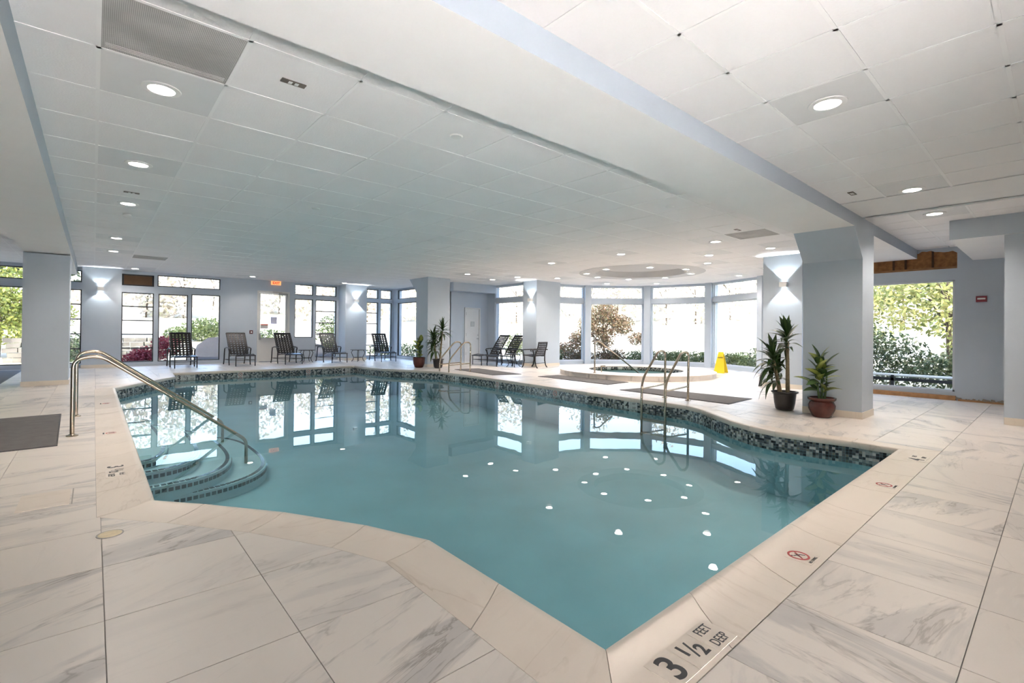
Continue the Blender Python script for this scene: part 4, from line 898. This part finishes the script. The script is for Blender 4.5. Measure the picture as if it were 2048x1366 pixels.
def dracaena(x, y, label, canes, seed, pr, avoid=None):
    rd = random.Random(seed); t = thing('potted_dracaena', label, 'potted plant', (x, y, 0), 0, 'potted plants by the columns'); pot(t, *pr)
    for (cx, cy_, h_, lean) in canes:
        b = B(); top = (cx+lean[0], cy_+lean[1], h_); b.tube([(cx, cy_, .22), (cx+lean[0]*.4, cy_+lean[1]*.4, h_*.6), top], [.034, .03, .026], 10); smooth_angle(b.build('cane', M['cane'], t, local=True), .9)
        for k in range(34):
            el = 1.2 - 1.6*(k/34)**.8 + rd.uniform(-.15, .15); z = h_ + .12 - .26*k/34
            leaf(me_dr[min(3, int(k/34*4))], t, (top[0], top[1], z), k*2.4+rd.uniform(-.3, .3), el, rd.uniform(.75, 1.1), rd.uniform(-.2, .2), avoid)
def dieff(x, y, label, leaves, seed, pr, avoid=None):
    rd = random.Random(seed); t = thing('potted_dieffenbachia', label, 'potted plant', (x, y, 0), 0, 'potted plants by the columns'); pot(t, *pr)
    for k, (px, py, ph) in enumerate(((0, 0, .86), (.05, -.04, .62), (-.06, .03, .55))):
        b = B(); b.tube([(px*.6, py*.6, .24), (px, py, ph*.7), (px*1.2, py*1.2, ph)], [.018, .015, .008], 8); smooth_angle(b.build('stem', paint('green_stem', (.09, .16, .05), .5, var=.15), t, local=True) if 'green_stem' not in bpy.data.materials else b.build('stem', bpy.data.materials['green_stem'], t, local=True), .9)
    for k in range(leaves):
        h_ = .34 + .52*(k/leaves); leaf(me_df[k % 4], t, (rd.uniform(-.05, .05), rd.uniform(-.05, .05), h_), k*2.4 + rd.uniform(-.3, .3), rd.uniform(.15, .55) + .7*(k/leaves)**2, rd.uniform(.75, 1.1), rd.uniform(-.5, .5), avoid)
PA = ([(.10, 0), (.135, .02), (.155, .12), (.165, .22), (.17, .27), (.20, .285), (.20, .305), (.17, .305), (.165, .27)], M['potdark'], .166, .285)
PR = ([(.11, 0), (.13, .015), (.175, .12), (.18, .18), (.155, .235), (.185, .265), (.19, .295), (.165, .295), (.155, .25)], M['potred'], .16, .275)
dracaena(8.62, 3.02, 'tall dracaena in a dark pot at the left of the big column', [(-.05, .04, .80, (-.05, .10)), (.05, -.03, 1.12, (.02, .02)), (.01, .07, .55, (.0, .05))], 3, PA, -PI/2)
dieff(8.33, 2.40, 'leafy dieffenbachia in a red glazed pot in front of the big column', 30, 5, PR, 0)
dieff(8.25, 14.20, 'dieffenbachia with yellow leaves in a dark red pot before the far column', 30, 9, ([(.11, 0), (.14, .015), (.19, .14), (.20, .26), (.215, .34), (.20, .35), (.19, .32)], M['potred'], .19, .325), 0)
dracaena(8.66, 13.66, 'tall dracaena in a dark pot beside the far ladder', [(-.05, .04, .95, (-.05, .10)), (.05, -.03, 1.22, (.06, -.04)), (.01, .07, .66, (-.08, .05))], 12, PA)

# ---------------------------------------------------------------- wet floor sign, folded sign
t = thing('wet_floor_sign', 'yellow folding wet floor sign standing by the spa', 'floor sign', (15.0, 7.12, 0), math.atan2(7.12, 15.0) - PI/2 - .35)
for s in (-1, 1):
    b = B(); y0, y1 = s*.17, s*.025; w0, w1, e = .17, .075, .012
    P = [(-w0, y0, 0), (w0, y0, 0), (w1, y1, .64), (-w1, y1, .64)]; b.add(P + [(x, y - s*e, z) for x, y, z in P], [(0,1,2,3), (7,6,5,4), (0,4,5,1), (1,5,6,2), (2,6,7,3), (3,7,4,0)]); q = b.build('sign_panel', M['yellow'], t, local=True)
    if s < 0:
        nrm_up = Vector((0, y1-y0, .64)).normalized(); fr_ = lambda h_: frame(Vector((0, y0 + (y1-y0)*h_/.64, h_)) + Vector((1,0,0)).cross(nrm_up)*.003, (1,0,0), nrm_up)
        text('CAUTION', .05, M['ink'], parent=q, mw=fr_(.48), bold=.0015, sx=.72)
        b = B(); mm = fr_(.30)
        for (a0, c0) in (((-.065, -.06), (.065, -.06)), ((.065, -.06), (0, .07)), ((0, .07), (-.065, -.06)), ((-.01, -.03), (.015, .02))):
            A_, C_ = mm @ Vector((*a0, 0)), mm @ Vector((*c0, 0)); b.obox((A_+C_)/2, (C_-A_)/2, (mm.to_3x3() @ Vector((0,0,1))).cross((C_-A_).normalized())*.005, (mm.to_3x3() @ Vector((0,0,1)))*.001)
        b.build('warning_triangle', M['ink'], q)
        for h_, w_ in ((.19, .05), (.15, .08)):
            mm = fr_(h_); b = B(); b.obox(mm @ Vector((0,0,0)), (mm.to_3x3() @ Vector((w_/2,0,0))), mm.to_3x3() @ Vector((0,.006,0)), mm.to_3x3() @ Vector((0,0,.001))); b.build('printed_line', M['ink'], q)
b = B(); b.tube([(-.075, 0, .64), (.075, 0, .64)], .024, 10); b.build('hinge_handle', M['yellow'], t, local=True)
t = thing('folded_sign', 'black folded board leaning behind the right sconce pilaster', 'board', (12.0, 4.72, 0)); b = B()
b.add([(11.93, 4.72, 0), (11.93, 4.76, 0), (12.05, 4.76, 0), (12.05, 4.72, 0), (12.02, 4.72, .30), (12.02, 4.74, .30), (12.05, 4.74, .30), (12.05, 4.72, .30)], [(3,2,1,0), (4,5,6,7), (0,1,5,4), (1,2,6,5), (2,3,7,6), (3,0,4,7)]); b.build('panel', M['black'], t)

# ---------------------------------------------------------------- outdoors
def ground_z(x, y):
    dx, dy = max(0, x-14), max(0, y-20); d = math.hypot(dx, dy)
    return -.16 + (0 if d < 6 else 2.6*min(1, ((d-6)/44)**1.2)) + (max(0, d-60)*.16 if d > 60 else 0)
b = B(); xs = list(np.linspace(-70, -10, 8)) + list(np.linspace(-6, 30, 25)) + list(np.linspace(35, 150, 16)); ys = list(np.linspace(-40, -8, 7)) + list(np.linspace(-5, 30, 24)) + list(np.linspace(35, 150, 16))
nx, ny = len(xs), len(ys); b.add([(x, y, ground_z(x, y)) for x in xs for y in ys], [(i*ny+j, (i+1)*ny+j, (i+1)*ny+j+1, i*ny+j+1) for i in range(nx-1) for j in range(ny-1) if not (-6 < (xs[i]+xs[i+1])/2 < 12 and -4 < (ys[j]+ys[j+1])/2 < 19)])
m_, nt_, p_ = newmat('lawn_and_hill'); g_ = nd(nt_, 'NewGeometry'); n_ = nd(nt_, 'TexNoise', i_Scale=.12, i_Detail=8.0, i_Roughness=.65); nt_.links.new(g_.outputs['Position'], n_.inputs['Vector'])
nt_.links.new(ramp(nt_, n_.outputs[0], [(.35, (.40, .38, .27)), (.5, (.50, .46, .36)), (.62, (.52, .46, .38)), (.75, (.42, .33, .26))]), p_.inputs['Base Color']); p_.inputs['Roughness'].default_value = .9
smooth_angle(struct(b.build('ground', m_), 'sunlit lawn rising to the hillside outside'), 1.2)
def cloud(blobs, n, size, flat=.0, seed=0):
    r = np.random.default_rng(seed); b = B(); V = []; Fc = []; k = 0
    wts = np.array([bl[3]*bl[4]*bl[5] for bl in blobs])**.7; wts = wts/wts.sum(); pick = r.choice(len(blobs), n, p=wts)
    for i in pick:
        cx, cy_, cz, rx, ry, rz = blobs[i]; u = r.standard_normal(3); u /= np.linalg.norm(u); q = r.random()**.45
        c = np.array((cx+u[0]*rx*q, cy_+u[1]*ry*q, cz+u[2]*rz*q)); a = r.standard_normal(3); a /= np.linalg.norm(a); e = np.cross(a, r.standard_normal(3)); e /= np.linalg.norm(e); s = size*(.6+.8*r.random())
        V += [tuple(c-a*s), tuple(c+e*s*.45), tuple(c+a*s), tuple(c-e*s*.45)]; Fc.append((k, k+1, k+2, k+3)); k += 4
    b.add(V, Fc); return b
LM = {'lime': leafmat('lime_leaves', [(.21, .235, .05), (.14, .19, .045), (.27, .26, .06)]), 'yellow': leafmat('autumn_yellow_leaves', [(.40, .36, .13), (.32, .34, .12), (.22, .27, .10)]), 'green': leafmat('green_leaves', [(.07, .11, .04), (.13, .16, .06), (.045, .075, .03)]), 'dark': leafmat('dark_evergreen_leaves', [(.03, .06, .03), (.06, .09, .04), (.09, .10, .05)], .2),
      'red': leafmat('crimson_leaves', [(.24, .025, .04), (.15, .015, .03), (.30, .05, .07)]), 'rust': leafmat('rust_leaves', [(.17, .085, .045), (.11, .075, .04), (.085, .09, .04), (.20, .11, .06)]), 'pale': leafmat('pale_far_leaves', [(.62, .58, .46), (.55, .55, .44), (.60, .52, .44), (.48, .46, .44)])}  # far leaves lightened: haze and glare put into their colour
def plant(name, label, cat, x, y, blobs, n, size, lm, seed, trunk=None, group=None):
    z = ground_z(x, y); t = thing(name, label, cat, (x, y, z), 0, group)
    o = cloud(blobs, n, size, seed=seed).build('foliage', LM[lm], t, local=True); o['kind'] = 'stuff'
    bb = B(); h_, r_ = trunk or (.5, .02)
    bb.tube([(0, 0, -.05), (.03*h_, .02*h_, h_*.5), (0, .03*h_, h_)], [r_, r_*.8, r_*.5], 7)
    rr = random.Random(seed)
    for k in range(5): a = rr.random()*6.28; e = h_*.45*rr.uniform(.7, 1.2); bb.tube([(0, .02*h_, h_*.45+k*h_*.09), (math.cos(a)*e*.5, math.sin(a)*e*.5, h_*.75+k*h_*.06), (math.cos(a)*e, math.sin(a)*e, h_*.9+k*h_*.08)], [r_*.5, r_*.35, r_*.12], 5)
    bb.build('trunk' if h_ > 1 else 'stems', M['bark'], t, local=True); return t
# far tree line
rr = random.Random(4); far = []
for k in range(34):
    a = -.25 + 1.95*k/33; d = 74 + rr.uniform(-10, 14); x, y = 6 + d*math.cos(a), 10 + d*math.sin(a); far.append((x, y))
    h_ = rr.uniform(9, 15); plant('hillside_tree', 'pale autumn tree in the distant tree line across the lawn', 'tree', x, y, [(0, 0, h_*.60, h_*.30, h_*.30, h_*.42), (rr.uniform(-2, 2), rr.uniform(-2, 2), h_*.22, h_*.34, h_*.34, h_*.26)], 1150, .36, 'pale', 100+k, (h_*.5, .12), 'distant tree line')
# near planting
plant('crimson_shrub', 'crimson leaved shrub outside the wide window', 'shrub', 1.55, 22.2, [(0, 0, .35, .62, .5, .40), (.55, .2, .75, .5, .45, .36), (-.5, -.2, .2, .5, .45, .3)], 3000, .055, 'red', 1)
plant('green_shrub', 'olive green shrub by the driveway seen through the wide window', 'shrub', 5.6, 37.5, [(0, 0, .8, 1.5, 1.0, .8), (1.9, .4, .7, 1.5, 1, .7), (-1.4, .4, .4, .9, .8, .6)], 4200, .10, 'green', 2)
plant('yellow_green_tree', 'yellow green tree outside the far left window', 'tree', -3.0, 29, [(0, 0, 2.6, 2.0, 1.6, 1.5), (1.2, .4, 1.9, 1.3, 1.2, 1.0), (-1.6, 0, 2.2, 1.4, 1.3, 1.2), (.8, -.5, 1.0, 1.1, 1.0, .7), (-1, -.5, .9, 1.2, 1, .7)], 15000, .07, 'lime', 3, (2.6, .10))
plant('dark_fir', 'dark conifer behind the yellow green tree at far left', 'tree', -4.6, 37, [(0, 0, 6, 2.6, 2, 3.2), (2.5, 0, 5.0, 1.8, 1.6, 2.6)], 3000, .22, 'dark', 4, (6, .2))
plant('grey_shrub', 'grey green shrub outside the narrow left window', 'shrub', -.9, 25, [(0, 0, .6, .8, .7, .7), (.7, .3, .4, .6, .5, .4)], 1500, .06, 'dark', 5)
plant('door_shrub', 'loose green shrub outside the exit door', 'shrub', 7.2, 27.5, [(0, 0, .7, 1.2, .8, .7), (-1.0, .3, .5, .8, .6, .5)], 1500, .08, 'green', 6)
plant('side_shrub', 'bushy green shrub outside the window right of the exit door', 'shrub', 10.6, 28, [(0, 0, 1.1, 1.0, .8, 1.2), (.7, .2, .6, .8, .7, .7)], 2000, .09, 'green', 7)
plant('corner_shrub', 'low green shrub outside the corner window', 'shrub', 12.3, 22.4, [(0, 0, .35, .9, .7, .4), (-.9, 1.1, .35, .8, .7, .45)], 1500, .06, 'green', 8)
plant('weeping_maple', 'rust coloured weeping maple outside the bay behind the spa', 'tree', 19.0, 14.9, [(0, 0, 2.35, .75, .75, .55), (-.5, .4, 1.7, .7, .7, .6), (.6, -.5, 1.75, .8, .7, .55), (-1.0, .8, .95, .55, .5, .55), (1.25, -1.1, 1.1, .5, .5, .35), (0, 0, 1.1, .6, .6, .6), (-1.6, 1.2, .55, .6, .5, .35)], 9000, .055, 'rust', 9, (2.1, .05))
hx = [(14.6, 14.6), (15.7, 13.9), (16.8, 13.0), (17.7, 12.0), (18.2, 10.9), (18.6, 9.8), (18.9, 8.6), (18.5, 7.4)]
HW = ['left edge of the narrow bay window', 'middle of the narrow bay window', 'left part of the maple window', 'middle of the maple window', 'right part of the maple window', 'left part of the lawn window', 'middle of the lawn window', 'right part of the lawn window']
for k, (x, y) in enumerate(hx):
    plant('hedge_shrub', 'low hedge shrub outside, under the %s' % HW[k], 'shrub', x, y, [(0, 0, .30, .65, .65, .36), (.3, -.3, .42, .4, .4, .28)], 2200, .045, 'rust' if k in (1, 2) else 'green', 20+k, None, 'hedge below the bay windows')
plant('golden_shrub', 'golden yellow shrub outside the left bay window', 'shrub', 14.5, 16.4, [(0, 0, .8, .6, .6, .55)], 800, .06, 'yellow', 40)
plant('low_bush', 'dark bush behind the yellow wet floor sign outside', 'shrub', 17.6, 6.9, [(0, 0, .5, .55, .5, .5), (.5, -.6, .3, .5, .5, .3)], 1300, .05, 'dark', 41)
plant('overhanging_tree', 'yellow leaved tree overhanging the right bay window', 'tree', 21.0, 6.4, [(0, 0, 3.6, 1.3, 1.4, 1.0), (-.7, .9, 2.9, .7, .8, .7), (-.2, .4, 2.1, .5, .5, .6)], 2000, .075, 'yellow', 42, (3.2, .07))
plant('garden_tree', 'yellow green tree filling the picture window', 'tree', 17.6, 2.0, [(0, 0, 2.6, 1.6, 1.8, 1.3), (.4, 1.6, 2.5, 1.2, 1.3, 1.3), (-.3, -.6, 1.7, 1.0, 1.0, .9), (1.5, 0, 3.4, 2, 2.4, 1.2)], 6500, .075, 'yellow', 43, (3.0, .08))
plant('garden_tree', 'lighter green maple behind the picture window at right', 'tree', 19.6, 1.2, [(0, 0, 2.2, 1.6, 1.6, 1.5), (0, 1, 3.4, 1.6, 1.6, 1.2)], 4200, .08, 'green', 44, (3, .08))
plant('dark_yew', 'dark evergreen bush low in the picture window', 'shrub', 15.9, 3.0, [(0, 0, .75, .7, .9, .75), (.2, -.8, .5, .6, .6, .5), (.3, .6, 1.2, .6, .6, .6)], 4200, .05, 'dark', 45)
plant('dark_yew', 'second dark evergreen bush right of the first', 'shrub', 16.7, 1.5, [(0, 0, .6, .8, .8, .6), (0, -.9, .5, .6, .6, .5)], 3000, .05, 'dark', 46)
plant('backdrop_tree', 'large dark tree far behind the picture window', 'tree', 28, 2.8, [(0, 0, 4, 3, 4, 3), (1, 4, 5, 3, 3, 3), (0, -3, 4, 3, 3, 3)], 1500, .2, 'yellow', 47, (4, .2))
# driveway, retaining stones, garden rail
b = B(); dv = [(2.75, 20.3), (9.5, 20.3), (11, 26), (10, 34), (7.0, 36), (5.3, 34.5), (4.2, 30.5), (3.3, 25)]; v, f = region([dv], lambda s: True)
b = B(); b.add([(x, y, max(ground_z(x, y), -.14) + .05 + .03*max(0, y-21)) for x, y in v], f); struct(b.build('driveway', paint('asphalt', (.04, .04, .043), 1.0, var=.12, scale=6, spec=.02)), 'grey asphalt driveway curving past the windows')
sw_ = thing('stone_wall', 'low rubble stone wall outside the left windows', 'stone wall', (.6, 26.5, -.15)); rr = random.Random(8); stn = paint('rubble_stone', (.11, .105, .095), .9, var=.35, scale=2.5)
for r_ in range(5):
    x = -2.6 + .12*(r_ % 2)
    while x < 2.4:
        l_ = rr.uniform(.22, .48); b = B(); e = lambda: rr.uniform(-.03, .03); b.obox((x+l_/2, 26.5+.25*x*.2+e(), -.05+r_*.19), (l_/2-.012, e(), e()*.3), (e()*.5, .14, 0), (e()*.3, 0, .088)); b.build('stone', stn, sw_); x += l_
rl = thing('garden_rail', 'white pipe rail low outside the picture window', 'rail', (14.0, 2.4, -.16)); b = B(); b.tube([(14.0, -1, .33), (14.0, 4.3, .33)], .03, 8); b.build('pipe', M['plastic'], rl)
b = B(); b.box(13.97, 14.03, -1, 4.3, .20, .27); b.build('lower_board', M['darkframe'], rl)
for y in (-.5, 1.0, 2.6, 4.2): b = B(); b.box(13.97, 14.03, y-.03, y+.03, -.16, .33); b.build('post', M['darkframe'], rl)
